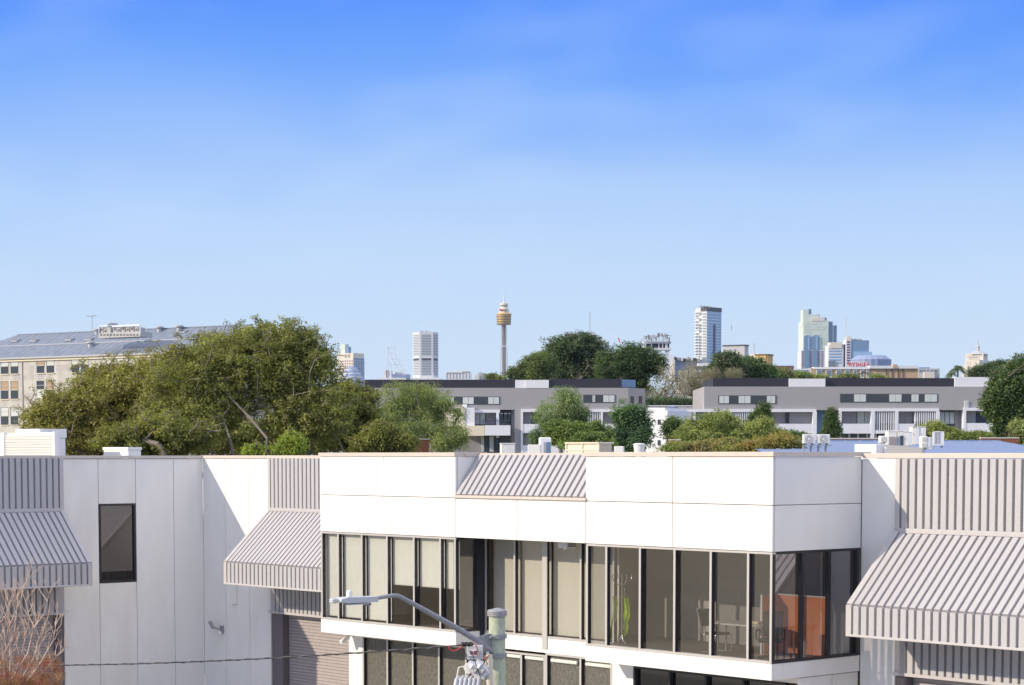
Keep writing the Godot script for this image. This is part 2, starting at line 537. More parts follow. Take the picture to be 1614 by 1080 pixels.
# a ribbed bay: cladding above, awning, cladding below, roller door; ribs run from x0 to x1
func ribbed_bay(B: Node3D, t: Transform3D, x0: float, x1: float, door0: float, door1: float, jamb_left: bool) -> void:
	var top := 9.44
	var y_top := 7.74      # where the awning leaves the wall
	var out := 1.70
	var y_eave := 6.13
	var y_low := 5.49
	# upper cladding
	var c := fb(B, "cladding", M.cladding, t, Vector3(x0, y_top - 0.05, -0.06), Vector3(x1, top, 0.0))
	var n := int((x1 - x0 - 0.36) / PITCH)
	var xs := []
	for i in n + 1:
		xs.append(x0 + 0.265 + i * PITCH if jamb_left else x1 - 0.265 - i * PITCH)
	for x in xs:
		place(c, "rib", rib_mesh(top - y_top - 0.115), M.cladding, t * Transform3D(Basis(), Vector3(x, y_top + 0.11, 0.0)))
	# awning: sloping sheet, fascia, end cheeks
	var b := MB.new()
	var o := Vector3((x0 + x1) * 0.5, 6.2, 0.4)
	var sl := Vector2(out, y_eave - y_top).normalized()
	var nrm := Vector2(-sl.y, sl.x)
	b.oquad(Vector3(x0, y_top, 0), Vector3(x1, y_top, 0), Vector3(x1, y_eave, out), Vector3(x0, y_eave, out), o)
	b.oquad(Vector3(x0, y_eave, out), Vector3(x1, y_eave, out), Vector3(x1, y_low, out), Vector3(x0, y_low, out), o)
	for x in [x0, x1]:
		var k := o + Vector3((x - o.x) * 0.5, 0, 0)
		b.oquad(Vector3(x, y_top, 0), Vector3(x, y_eave, out), Vector3(x, y_low, out), Vector3(x, y_low, 0), k)
	# inside lining 4 cm in
	b.oquad(Vector3(x0, y_top - 0.08, 0), Vector3(x1, y_top - 0.08, 0), Vector3(x1, y_eave - 0.03, out - 0.04), Vector3(x0, y_eave - 0.03, out - 0.04), o + Vector3(0, 3, 3))
	b.oquad(Vector3(x0, y_eave, out - 0.04), Vector3(x1, y_eave, out - 0.04), Vector3(x1, y_low, out - 0.04), Vector3(x0, y_low, out - 0.04), o + Vector3(0, 3, 3))
	var aw := place(B, "awning", b.mesh(), M.cladding, t)
	var ls := Vector2(out, y_top - y_eave).length()
	var tilt := Basis(Vector3.RIGHT, -(PI / 2 - atan2(y_top - y_eave, out)))
	# local y of the rib runs up the slope, local z is the slope's normal
	tilt = Basis(Vector3.RIGHT, Vector3(0, y_top - y_eave, -out).normalized(), Vector3(0, nrm.y, nrm.x) if nrm.y > 0 else -Vector3(0, nrm.y, nrm.x))
	for x in xs:
		place(aw, "rib", rib_mesh(ls - 0.10), M.cladding, t * Transform3D(tilt, Vector3(x, y_eave, out)))
		place(aw, "rib", rib_mesh(y_eave - y_low), M.cladding, t * Transform3D(Basis(), Vector3(x, y_low + 0.012, out)))
	fb(aw, "edge_trim", M.cladding_trim, t, Vector3(x0 - 0.02, y_low - 0.045, out - 0.05), Vector3(x1 + 0.02, y_low + 0.012, out + 0.093), 0.008)
	for x in ([x0] if jamb_left else [x1]):
		var lo := -0.02 if jamb_left else -0.13
		place(aw, "end_flashing", box_mesh(Vector3(0.15, ls, 0.085)), M.cladding_trim, t * Transform3D(tilt, Vector3(x + lo + 0.075, (y_top + y_eave) * 0.5, out * 0.5) + Vector3(0, nrm.y, nrm.x) * 0.042))
		fb(aw, "end_flashing", M.cladding_trim, t, Vector3(x + lo, y_low, out - 0.02), Vector3(x + lo + 0.15, y_eave + 0.03, out + 0.085))
	fb(B, "edge_strip", M.cladding_trim, t, Vector3(x0, y_top + 0.11, 0.001) if jamb_left else Vector3(x1 - 0.13, y_top + 0.11, 0.001), Vector3(x0 + 0.13, top, 0.085) if jamb_left else Vector3(x1, top, 0.085))
	fb(B, "flashing", M.cladding_trim, t, Vector3(x0 - 0.01, y_top - 0.01, 0.002), Vector3(x1, y_top + 0.11, 0.09), 0.01)
	# lower cladding
	var c2 := fb(B, "cladding", M.cladding, t, Vector3(x0, 4.46, -0.06), Vector3(x1, 5.6, -0.002))
	for x in xs:
		place(c2, "rib", rib_mesh(1.06), M.cladding, t * Transform3D(Basis(), Vector3(x, 4.52, -0.002)))
	fb(B, "lintel_trim", M.cladding_trim, t, Vector3(x0 - 0.01, 4.44, -0.05), Vector3(x1, 4.52, 0.09), 0.008)
	# door
	var jm := fb(B, "door_jamb", M.jamb, t, Vector3(x0 if jamb_left else door1, 0, -0.30), Vector3(door0 if jamb_left else x1, 4.44, -0.04), 0.01)
	if jamb_left:
		pass
	var rd := fb(B, "roller_door", M.door, t, Vector3(door0, 0, -0.34), Vector3(door1, 4.44, -0.30))
	var sl_h := 0.1
	for i in 44:
		fb(rd, "slat", M.door, t, Vector3(door0 + 0.02, i * sl_h + 0.008, -0.30), Vector3(door1 - 0.02, (i + 1) * sl_h - 0.012, -0.272), 0.013)


# a strip of glazing: xs are mullion centres; blinds: {bay: lowest y}
func glazing(B: Node3D, t: Transform3D, xs: Array, y0: float, y1: float, cover: Material, glass: Material, blinds := {}, cloth: Material = null, deep := 0.10, back := 0.11) -> void:
	var x0: float = xs[0]
	var x1: float = xs[xs.size() - 1]
	var b := MB.new()
	b.span(Vector3(x0, y0, -deep - 0.02), Vector3(x1, y0 + 0.055, 0.012), 0.006)
	var fr := place(B, "window", b.mesh(), cover, t)
	fb(fr, "head_frame", cover, t, Vector3(x0, y1 - 0.05, -deep - 0.02), Vector3(x1, y1, 0.0), 0.006)
	for i in xs.size():
		var x: float = xs[i]
		if i == 0:
			x += 0.036
		elif i == xs.size() - 1:
			x -= 0.036
		fb(fr, "mullion", M.black_frame, t, Vector3(x - 0.03, y0 + 0.055, -deep - 0.015), Vector3(x + 0.03, y1 - 0.05, -0.012))  # black puts the shade of the mullion sides into the colour
		fb(fr, "mullion_cover", cover, t, Vector3(x - 0.034, y0 + 0.055, -0.012), Vector3(x + 0.034, y1 - 0.05, 0.004), 0.004)  # silver on sunlit fronts, black on shaded ones: light put into the colour
	for i in xs.size() - 1:
		var a: float = xs[i] + (0.066 if i == 0 else 0.03)
		var c: float = xs[i + 1] - (0.066 if i == xs.size() - 2 else 0.03)
		fb(fr, "pane", glass, t, Vector3(a, y0 + 0.055, -deep), Vector3(c, y1 - 0.05, -deep + 0.0012))
		if blinds.has(i):
			fb(fr, "blind", cloth, t, Vector3(a + 0.015, blinds[i], -deep - back), Vector3(c - 0.01, y1 - 0.06, -deep - back + 0.015))
			fb(fr, "blind_rail", M.silver, t, Vector3(a + 0.012, blinds[i] - 0.025, -deep - back - 0.005), Vector3(c - 0.008, blinds[i], -deep - back + 0.02), 0.004)


func panel(B: Node3D, t: Transform3D, x0: float, x1: float, y0: float, y1: float, thick := 0.06) -> MeshInstance3D:
	var m: Material = [M.white_wall, M.white_wall_b, M.white_wall_c][int(absf(x0) * 7.0 + y0 * 3.0) % 3]
	return fb(B, "wall_panel", m, t, Vector3(x0 + 0.009, y0 + 0.008, -thick), Vector3(x1 - 0.009, y1 - 0.008, 0), 0.005)


func make_building() -> void:
	var B := thing("commercial_building", "white panelled two-storey commercial building with ribbed metal awnings and dark window strips", "building", Vector3(-42, 0, -40))
	var W := Transform3D()
	var f0 := front(V0)
	var f1 := front(V1)
	var fr := front(VR)
	var sl := side(UL)
	var s1 := side(U1)
	# --- carcass ---
	fb(B, "roof", M.concrete, W, Vector3(UL - 14, 8.75, -62), Vector3(UL - 0.31, 8.95, -24.5))
	fb(B, "roof", M.concrete, W, Vector3(UL - 0.3, 8.75, -62), Vector3(-14, 8.95, -V1 - 0.33))
	fb(B, "roof", M.concrete, W, Vector3(U0 + 0.33, 8.2, -V1 - 0.3), Vector3(U1 - 0.33, 8.35, -V0 - 1.2))
	fb(B, "wall", M.wall_core, W, Vector3(UL - 0.3, 0, -V1), Vector3(UL - 0.068, 9.42, -32.49))
	fb(B, "wall", M.wall_core, W, Vector3(UL - 0.3, 4.47, -32.48), Vector3(UL - 0.068, 9.42, -24.5))
	fb(B, "wall", M.wall_core, W, Vector3(UL - 0.6, 0, -32.48), Vector3(UL - 0.36, 4.46, -24.5))
	fb(B, "wall", M.wall_core, W, Vector3(UL - 0.06, 4.6, -V1 - 0.3), Vector3(-14, 9.42, -V1 - 0.068))
	fb(B, "wall", M.wall_core, W, Vector3(UL - 0.06, 0, -V1 - 0.3), Vector3(-54.02, 4.6, -V1 - 0.068))
	fb(B, "wall", M.wall_core, W, Vector3(-54.02, 0, -V1 - 0.6), Vector3(U0, 4.6, -V1 - 0.36))
	fb(B, "wall", M.wall_core, W, Vector3(-29.0, 0, -V1 - 0.6), Vector3(-14, 4.6, -V1 - 0.36))
	# --- left wing side wall ---
	for q in [[32.47, 33.775, 0, 9.42], [33.775, 35.165, 0, 5.38], [33.775, 35.165, 7.95, 9.42], [35.165, 36.615, 0, 9.42], [36.615, 37.77, 0, 9.42]]:
		panel(B, sl, q[0], q[1], q[2], q[3])
	glazing(B, sl, [33.79, 35.15], 5.39, 7.94, M.black_frame, M.mirror_glass, {}, null, 0.06)
	ribbed_bay(B, sl, 25.0, 32.47, 25.2, 32.25, false)
	fb(B, "parapet_cap", M.cap, sl, Vector3(24.5, 9.425, -0.31), Vector3(V1, 9.52, 0.035), 0.006)
	# --- recessed wall left of the block ---
	var e := [UL, -56.68, -55.307, -54.1]
	for i in 3:
		panel(B, f1, e[i], e[i + 1], 0, 9.42)
	ribbed_bay(B, f1, -54.1, U0 - 0.02, -53.5, U0, true)
	fb(B, "parapet_cap", M.cap, f1, Vector3(UL + 0.04, 9.425, -0.30), Vector3(U0, 9.525, 0.035), 0.006)
	# --- right recessed wall ---
	panel(B, f1, U1 + 0.001, -29.03, 0, 9.45)
	ribbed_bay(B, f1, -29.03, -14.0, -28.72, -14.2, true)
	fb(B, "parapet_cap", M.cap, f1, Vector3(U1 + 0.04, 9.455, -0.30), Vector3(-14, 9.57, 0.035), 0.006)
	# --- projecting block, upper panels ---
	var js := [U0, -44.146, -41.08, -36.12, -33.166, U1]
	for i in 5:
		if i == 2:
			panel(B, f0, -41.08, -38.645, 7.35, 8.4)
			panel(B, f0, -38.645, -36.12, 7.35, 8.4)
		else:
			panel(B, f0, js[i], js[i + 1], 7.35, 8.4)
			panel(B, f0, js[i], js[i + 1], 8.4, 9.49)
	panel(B, s1, V0 + 0.062, V1 - 0.001, 7.35, 8.4)
	panel(B, s1, V0 + 0.062, V1 - 0.001, 8.4, 9.49)
	for q in [[U0, -41.08], [-36.12, U1]]:
		fb(B, "wall", M.wall_core, f0, Vector3(q[0] + 0.02, 7.36, -0.30), Vector3(q[1] - 0.066, 9.48, -0.064))
		fb(B, "parapet_cap", M.cap, f0, Vector3(q[0] - 0.035, 9.492, -0.32), Vector3(q[1] + (0.035 if q[1] == U1 else 0.0), 9.6, 0.035), 0.006)
	fb(B, "wall", M.wall_core, f0, Vector3(-41.14, 7.36, -0.30), Vector3(-36.19, 8.38, -0.064))
	fb(B, "wall", M.wall_core, s1, Vector3(V0 + 0.31, 7.36, -0.30), Vector3(V1, 9.48, -0.064))
	fb(B, "parapet_cap", M.cap, s1, Vector3(V0 + 0.325, 9.492, -0.32), Vector3(V1 + 0.3, 9.6, 0.035), 0.006)
	fb(B, "wall", M.white_wall, side(U0), Vector3(V0 + 0.062, 4.46, 0.0), Vector3(V1, 9.49, 0.06))
	fb(B, "parapet_cap", M.cap, side(U0), Vector3(V0 + 0.33, 9.492, -0.035), Vector3(V1 - 0.03, 9.6, 0.30), 0.006)
	# sloping ribbed roof between the upper panels
	var b := MB.new()
	b.quad(Vector3(-41.08, 8.44, -V0 - 0.03), Vector3(-36.12, 8.44, -V0 - 0.03), Vector3(-36.12, 9.50, -V0 - 0.84), Vector3(-41.08, 9.50, -V0 - 0.84))
	var sr := place(B, "sloping_roof", b.mesh(), M.cladding)
	var along := Vector3(0, 1.06, -0.81)
	var bs := Basis(Vector3.RIGHT, along.normalized(), Vector3(0, 0.81, 1.06).normalized())
	var n := 21
	for i in n:
		place(sr, "rib", rib_mesh(along.length() - 0.03), M.cladding, Transform3D(bs, Vector3(-40.95 + i * (4.70 / (n - 1)), 8.455, -V0 - 0.03)))
	fb(B, "gutter_flashing", M.cap, f0, Vector3(-41.12, 8.402, -0.10), Vector3(-36.07, 8.475, 0.06), 0.006)
	fb(B, "parapet_cap", M.cap, f0, Vector3(-41.03, 9.492, -1.1), Vector3(-36.17, 9.58, -0.80), 0.006)
	panel(B, side(-41.08), V0 + 0.065, V0 + 0.9, 8.4, 9.49, 0.05)
	fb(B, "parapet_cap", M.cap, side(-41.08), Vector3(V0 + 0.322, 9.492, -0.25), Vector3(V0 + 1.1, 9.6, 0.03), 0.006)
	fb(B, "wall", M.white_wall, side(-36.12), Vector3(V0 + 0.065, 8.4, 0.0), Vector3(V0 + 0.9, 9.49, 0.05))
	# --- upper windows ---
	glazing(B, f0, [U0 + 0.02, -46.262, -45.163, -44.024, -42.849, -41.73, -41.08], 4.83, 7.345, M.silver, M.glass, {0: 4.95, 1: 4.95, 2: 4.95, 3: 5.98, 4: 5.98, 5: 5.98}, M.blind)
	glazing(B, f0, [-36.10, -35.387, -34.235, -33.092, -31.936, -30.786, U1], 4.83, 7.345, M.silver, M.grey_glass)
	glazing(B, s1, [V0 + 0.02, 35.69, 36.65, 37.70], 4.83, 7.345, M.black_frame, M.smoke_glass)
	glazing(B, side(-41.08), [V0 + 0.02, VR - 0.16], 4.83, 7.345, M.black_frame, M.smoke_glass)
	glazing(B, fr, [-41.06, -39.87, -38.66, -37.34, -36.12], 4.78, 7.345, M.silver, M.glass, {0: 4.88, 1: 4.88, 2: 4.88, 3: 4.88}, M.vertical_blind, 0.10, 0.16)
	fb(B, "post", M.silver, fr, Vector3(-38.76, 4.5, 0.006), Vector3(-38.57, 7.34, 0.03), 0.004)
	fb(B, "post", M.black_frame, side(-41.08), Vector3(VR - 0.16, 4.5, -0.2), Vector3(VR + 0.05, 7.34, 0.01))
	# --- floor band ---
	for q in [[U0, -41.08], [-36.12, U1]]:
		fb(B, "floor_band", M.white_wall, f0, Vector3(q[0], 4.45, -0.4), Vector3(q[1], 4.828, 0.0), 0.008)
	fb(B, "floor_band", M.white_wall, s1, Vector3(V0 + 0.402, 4.45, -0.4), Vector3(V1 - 0.002, 4.828, -0.001), 0.008)
	for q in [[-41.08, -38.665], [-38.655, -36.12]]:
		fb(B, "floor_band", M.white_wall, fr, Vector3(q[0], 4.49, -0.3), Vector3(q[1], 4.778, 0.0), 0.006)
	fb(B, "floor_band", M.white_wall, side(-41.08), Vector3(V0 + 0.402, 4.45, -0.3), Vector3(VR - 0.002, 4.828, -0.001), 0.006)
	fb(B, "soffit", M.ceiling, W, Vector3(U0 + 0.01, 4.46, -V1), Vector3(-41.09, 4.60, -V0 - 0.41))
	fb(B, "soffit", M.ceiling, W, Vector3(-36.11, 4.46, -V1), Vector3(U1 - 0.41, 4.60, -V0 - 0.41))
	fb(B, "soffit", M.shade_soffit, W, Vector3(-41.38, 7.352, -VR - 0.3), Vector3(-36.12, 7.5, -V0 - 0.31))
	# --- rooms behind the glass ---
	fb(B, "floor", M.carpet, W, Vector3(U0 + 0.07, 4.61, -41.0), Vector3(U1 - 0.13, 4.81, -VR - 0.32))
	fb(B, "floor", M.carpet, W, Vector3(U0 + 0.07, 4.605, -VR - 0.31), Vector3(-41.5, 4.81, -V0 - 0.42))
	fb(B, "floor", M.carpet, W, Vector3(-36.1, 4.605, -VR - 0.31), Vector3(U1 - 0.42, 4.81, -V0 - 0.42))
	fb(B, "ceiling", M.ceiling, W, Vector3(U0 + 0.07, 7.51, -41.0), Vector3(U1 - 0.13, 7.6, -V0 - 0.32))
	fb(B, "back_wall", M.room, W, Vector3(U0 + 0.07, 4.82, -41.3), Vector3(-41.0, 7.5, -41.0))
	fb(B, "back_wall", M.room, W, Vector3(-41.0, 4.82, -39.2), Vector3(-37.4, 7.5, -39.0))
	fb(B, "back_wall", M.room, W, Vector3(-37.4, 4.82, -38.2), Vector3(U1 - 0.12, 7.5, -38.0))
	fb(B, "partition", M.room, W, Vector3(-41.55, 4.82, -41.0), Vector3(-41.42, 7.5, -VR - 0.32))
	fb(B, "partition", M.room, W, Vector3(-37.5, 4.82, -38.99), Vector3(-37.4, 7.5, -VR - 0.32))
	# --- ground floor ---
	fb(B, "pier", M.white_wall, fr, Vector3(U0, 0, -0.4), Vector3(-46.46, 4.46, 0.0), 0.006)
	fb(B, "pier", M.white_wall, fr, Vector3(-36.18, 0, -0.4), Vector3(-35.44, 4.46, 0.0), 0.006)
	fb(B, "wall", M.white_wall, side(U0), Vector3(VR + 0.01, 0, 0.001), Vector3(V1 + 0.3, 4.45, 0.3))
	glazing(B, fr, [-46.46, -45.3, -44.15, -43.0, -41.85, -40.75, -39.6, -38.66], 0.9, 4.33, M.silver, M.frosted)
	glazing(B, fr, [-38.66, -37.34, -36.18], 0.9, 4.39, M.silver, M.frosted)
	for q in [[-40.7, -39.66], [-39.5, -38.75], [-38.5, -37.5], [-37.2, -36.25]]:
		fb(B, "roller_blind_box", M.blind, fr, Vector3(q[0], 4.17, -0.09), Vector3(q[1], 4.26, -0.02), 0.02)
	fb(B, "window_head", M.white_wall, fr, Vector3(-46.46, 4.335, -0.3), Vector3(-41.09, 4.455, -0.02))
	fb(B, "window_head", M.white_wall, fr, Vector3(-41.085, 4.395, -0.3), Vector3(-36.18, 4.487, -0.012))
	glazing(B, fr, [-35.44, -34.2, -33.0, -31.8, -30.5], 0.9, 4.30, M.black_frame, M.mirror_glass)
	fb(B, "window_head", M.white_wall, fr, Vector3(-35.44, 4.302, -0.3), Vector3(-30.15, 4.458, -0.02))
	fb(B, "wall", M.white_wall, fr, Vector3(-46.46, 0, -0.3), Vector3(-36.18, 0.89, -0.02))
	fb(B, "wall", M.white_wall, fr, Vector3(-35.44, 0, -0.3), Vector3(-30.15, 0.89, -0.02))
	for q in [[VR, 36.81], [36.81, V1 - 0.002]]:
		panel(B, side(U1 - 0.04), q[0], q[1], 0, 4.44)
	fb(B, "floor", M.carpet, W, Vector3(U0 + 0.4, 0.02, -41), Vector3(U1 - 0.2, 0.05, -VR - 0.4))
	fb(B, "back_wall", M.room, W, Vector3(U0 + 0.4, 0.06, -39.2), Vector3(U1 - 0.2, 4.44, -39.0))
	# --- small fittings on the walls ---
	fb(B, "meter_cover", M.white_wall, f1, Vector3(-56.34, 4.62, 0.002), Vector3(-56.0, 5.35, 0.07), 0.01)
	var L := thing("wall_floodlight", "grey floodlight with motion sensor on the white wall left of the small roller door", "floodlight", Vector3(-57.0, 3.8, -V1))
	b = MB.new()
	b.box(Vector3.ZERO, Vector3(0.36, 0.27, 0.12), 0.02)
	var lt := Transform3D(Basis(Vector3.UP, -0.5) * Basis(Vector3.RIGHT, 0.45), Vector3(-57.12, 3.88, -V1 + 0.3))
	place(L, "housing", b.mesh(), M.galvanised, lt)
	fb(L, "lens", M.white_paint, lt, Vector3(-0.14, -0.1, 0.06), Vector3(0.14, 0.1, 0.066))
	b = MB.new()
	b.tube([Vector3(-56.9, 3.75, -V1), Vector3(-56.92, 3.75, -V1 + 0.2), Vector3(-57.08, 3.83, -V1 + 0.28)], [0.03, 0.03, 0.03], 8)
	place(L, "bracket", b.mesh(), M.galvanised)
	b = MB.new()
	b.lathe([Vector2(0.0, -0.07), Vector2(0.05, -0.05), Vector2(0.065, 0.0), Vector2(0.05, 0.05), Vector2(0.0, 0.07)], 12, Vector3(-56.9, 3.6, -V1 + 0.1))
	place(L, "sensor", b.mesh(), M.white_paint)
	fb(L, "mount", M.galvanised, f1, Vector3(-57.0, 3.6, 0.001), Vector3(-56.8, 3.85, 0.05), 0.01)
	L = thing("security_camera", "small white box under the soffit of the window recess", "camera", Vector3(-37.3, 7.2, -V0 - 0.5))
	fb(L, "body", M.ac_white, W, Vector3(-37.52, 7.19, -V0 - 0.68), Vector3(-37.16, 7.35, -V0 - 0.36), 0.015)
	fb(L, "grille", M.ac_grey, W, Vector3(-37.155, 7.21, -V0 - 0.66), Vector3(-37.15, 7.33, -V0 - 0.4))
	b = MB.new()
	b.lathe([Vector2(0.0, -0.05), Vector2(0.035, -0.03), Vector2(0.04, 0.0)], 10, Vector3(-37.34, 7.19, -V0 - 0.45))
	place(L, "lens", b.mesh(), M.white_paint)
	L = thing("security_camera", "white security camera below the floor band above the white pier", "camera", Vector3(-46.95, 4.2, -VR))
	b = MB.new()
	b.tube([Vector3(-46.95, 4.3, -VR + 0.0), Vector3(-46.95, 4.3, -VR + 0.15), Vector3(-46.9, 4.22, -VR + 0.25)], [0.03, 0.03, 0.03], 8)
	place(L, "bracket", b.mesh(), M.white_paint)
	fb(L, "body", M.white_paint, Transform3D(Basis(Vector3.RIGHT, 0.5), Vector3(-46.9, 4.2, -VR + 0.3)), Vector3(-0.06, -0.05, -0.16), Vector3(0.06, 0.05, 0.16), 0.015)


# ---------- things on the roof behind the parapet ----------
# a box with its near vertical edge in column px: its sunlit face runs left to xl, its shaded face right to xr
func edge_box(px: float, depth: float, xl: float, xr: float, turn: float) -> Array:
	var t := axes(px, depth, turn)
	return [t, on(t, xl, 700).x, on(t, xr, 700, 0.0, 0).z]


func y_at(py: float, depth: float) -> float:
	return at(CX, py, depth).y


func condenser(called: String, label: String, px: float, depth: float, y0: float, w: float, h: float, fans: int, turn: float, group := "") -> Node3D:
	var t := axes(px, depth, turn)
	var o := thing(called, label, "air conditioner", t.origin + Vector3(0, y0, 0), YAW + turn, group)
	t.origin.y = y0
	fb(o, "casing", M.ac_white, t, Vector3(-w, 0.06, -0.36), Vector3(0, 0.06 + h, 0), 0.015)
	for i in fans:
		var c := Vector3(-w * 0.55, 0.06 + h * (i + 0.5) / fans, 0.0)
		var r := minf(w * 0.32, h / fans * 0.42)
		var b := MB.new()
		b.tube([c + Vector3(0, 0, -0.02), c + Vector3(0, 0, 0.006)], [r, r], 20)
		var f := place(o, "fan_guard", b.mesh(), M.ac_grey, t)
		b = MB.new()
		b.tube([c, c + Vector3(0, 0, 0.02)], [r * 0.36, r * 0.33], 14)
		place(f, "hub", b.mesh(), M.ac_white, t)
		for k in 3:
			var bl := MB.new()
			var ring := []
			var rr := []
			for j in 21:
				ring.append(c + Vector3(cos(TAU * j / 20.0), sin(TAU * j / 20.0), 0) * r * (0.55 + 0.22 * k) + Vector3(0, 0, 0.012))
				rr.append(0.008)
			bl.tube(ring, rr, 4, false)
			place(f, "guard_ring", bl.mesh(), M.ac_white, t)
	for x in [-w + 0.08, -0.14]:
		fb(o, "foot", M.ac_dark, t, Vector3(x, 0, -0.38), Vector3(x + 0.06, 0.06, 0.02))
	return o


func louvre_box(o: Node3D, t: Transform3D, x0: float, x1: float, y0: float, y1: float, z: float, step: float, m: Material) -> void:
	var y := y0
	while y + step * 0.8 < y1:
		place(o, "louvre", box_mesh(Vector3(x1 - x0, step * 0.85, 0.015)), m, t * Transform3D(Basis(Vector3.RIGHT, 0.5), Vector3((x0 + x1) * 0.5, y + step * 0.5, z)))
		y += step


func make_building_roof_things() -> void:
	# louvred plant enclosure on the left wing
	var d := 72.0
	var e := edge_box(86, d, -40, 110, -YAW)
	var t: Transform3D = e[0]
	t.origin.y = 8.95
	var top := y_at(680.5, d) - 8.95
	var o := thing("plant_enclosure", "white louvred plant enclosure on the roof above the left ribbed cladding", "roof plant", t.origin)
	var xl: float = e[1]
	fb(o, "post", M.white_wall, t, Vector3(-0.16, 0, -0.16), Vector3(0, top, 0), 0.01)
	var xm: float = on(t, 4, 700).x
	fb(o, "post", M.white_wall, t, Vector3(xm - 0.1, 0, -0.16), Vector3(xm + 0.08, top, 0), 0.01)
	fb(o, "back_panel", M.white_wall, t, Vector3(xl, 0, -0.3), Vector3(-0.16, top - 0.02, -0.12))
	louvre_box(o, t, xm + 0.08, -0.16, 0.1, top - 0.03, -0.06, 0.095, M.white_wall)
	var h := edge_box(63, d + 1.2, 26, 103, -YAW)
	t = h[0]
	t.origin.y = 8.95
	top = y_at(676, d + 1.2) - 8.95
	fb(o, "casing", M.white_wall, t, Vector3(h[1], 0, h[2]), Vector3(0, top - 0.33, -0.06), 0.01)
	fb(o, "lid", M.white_wall, t, Vector3(h[1] - 0.02, top - 0.325, h[2] - 0.04), Vector3(0.03, top, 0.03), 0.01)
	h = edge_box(202, 74, 163, 222, -YAW)
	t = h[0]
	t.origin.y = 8.95
	top = y_at(705, 74) - 8.95
	o = thing("roof_vent", "low white box vent on the left wing's roof in front of the trees", "roof vent", t.origin)
	fb(o, "casing", M.white_wall, t, Vector3(h[1], 0, h[2]), Vector3(0, top - 0.1, 0), 0.01)
	fb(o, "lid", M.white_wall, t, Vector3(h[1] - 0.03, top - 0.098, h[2] - 0.03), Vector3(0.03, top, 0.03), 0.01)
	# evaporative cooler behind the sloping ribs
	d = 62.0
	h = edge_box(943, d, 892, 966, -YAW)
	t = h[0]
	t.origin.y = 8.35
	top = y_at(697, d) - 8.35
	o = thing("evaporative_cooler", "cream slatted evaporative cooler above the sloping ribbed roof", "cooler", t.origin)
	var w: float = h[1]
	fb(o, "casing", M.cream, t, Vector3(w + 0.03, 0.0, h[2] + 0.03), Vector3(-0.03, top - 0.05, -0.03))
	fb(o, "lid", M.cream, t, Vector3(w - 0.03, top - 0.05, h[2] - 0.03), Vector3(0.03, top, 0.03), 0.012)
	for k in 3:
		var x := lerpf(w, 0.0, k / 2.0)
		fb(o, "rib", M.apartment_cream, t, Vector3(x - 0.025, 0, -0.03), Vector3(x + 0.025, top - 0.05, 0.01), 0.006)
	for k in 5:
		var y := 0.5 + k * (top - 0.55) / 5.0
		fb(o, "rib", M.apartment_cream, t, Vector3(w + 0.02, y, -0.03), Vector3(-0.02, y + 0.03, 0.004), 0.004)
	fb(o, "grille", M.ac_grey, t, Vector3(-0.03, top - 0.75, h[2] * 0.86), Vector3(-0.012, top - 0.12, h[2] * 0.12))
	for k in 9:
		var zz := lerpf(h[2] * 0.86, h[2] * 0.12, k / 8.0)
		fb(o, "grille_bar", M.cream, t, Vector3(-0.012, top - 0.76, zz - 0.012), Vector3(0.004, top - 0.11, zz + 0.012))
	for k in 4:
		var yy := top - 0.7 + k * 0.17
		fb(o, "grille_bar", M.cream, t, Vector3(-0.012, yy, h[2] * 0.86), Vector3(0.008, yy + 0.02, h[2] * 0.12))
	# small units of the same roof
	var base := 8.95
	var hh := y_at(700, 66) - base
	h = edge_box(796, 66, 791, 812, 0.35)
	o = thing("air_conditioner", "cream air conditioner box leftmost behind the sloping ribbed roof", "air conditioner", h[0].origin + Vector3(0, base, 0), YAW + 0.35)
	t = h[0]
	t.origin.y = base
	var t2 := axes(790, 66, 0.12)
	t2.origin.y = base
	w = on(t2, 812, 700).x
	fb(o, "casing", M.ac_white, t2, Vector3(0, 0, -0.4), Vector3(w, hh, 0), 0.02)
	fb(o, "cover", M.ac_white, t2, Vector3(w * 0.28, hh * 0.2, 0.001), Vector3(w * 0.95, hh - 0.06, 0.012), 0.004)
	fb(o, "lid", M.ac_white, t2, Vector3(-0.015, hh, -0.41), Vector3(w + 0.015, hh + 0.03, 0.015), 0.008)
	condenser("air_conditioner", "cream air conditioner left of the tall white roof cabinet", 852, 66, base, 0.42, y_at(701, 66) - base - 0.06, 1, -0.1)
	h = edge_box(859, 67, 851, 869, 0.0)
	t = axes(851, 67, 0.1)
	t.origin.y = base
	w = on(t, 869, 700).x
	hh = y_at(689.5, 67) - base
	o = thing("roof_cabinet", "tall white roof cabinet with blue-grey louvred door", "roof plant", t.origin, YAW + 0.1)
	fb(o, "casing", M.white_paint, t, Vector3(0, 0, -0.4), Vector3(w, hh, 0), 0.03)
	fb(o, "door", M.blue_roof, t, Vector3(w * 0.52, 0.1, 0.001), Vector3(w * 0.95, hh - 0.16, 0.014), 0.004)
	fb(o, "door_slat", M.ac_grey, t, Vector3(w * 0.32, 0.1, 0.001), Vector3(w * 0.47, hh - 0.16, 0.01), 0.003)
	for k in 12:
		fb(o, "door_slat", M.tower_blue, t, Vector3(w * 0.55, 0.15 + k * 0.075, 0.014), Vector3(w * 0.92, 0.19 + k * 0.075, 0.024), 0.003)
	condenser("air_conditioner", "small white air conditioner right of the cream cooler", 982.5, 66, base, 0.30, y_at(703.5, 66) - base - 0.06, 1, -0.15)
	var c := at(1007.5, 712, 68)
	o = thing("roof_cowl", "round white ventilation cowl standing on the roof right of the coolers", "roof vent", Vector3(c.x, base, c.z))
	var b := MB.new()
	var yt := y_at(699, 68) - base
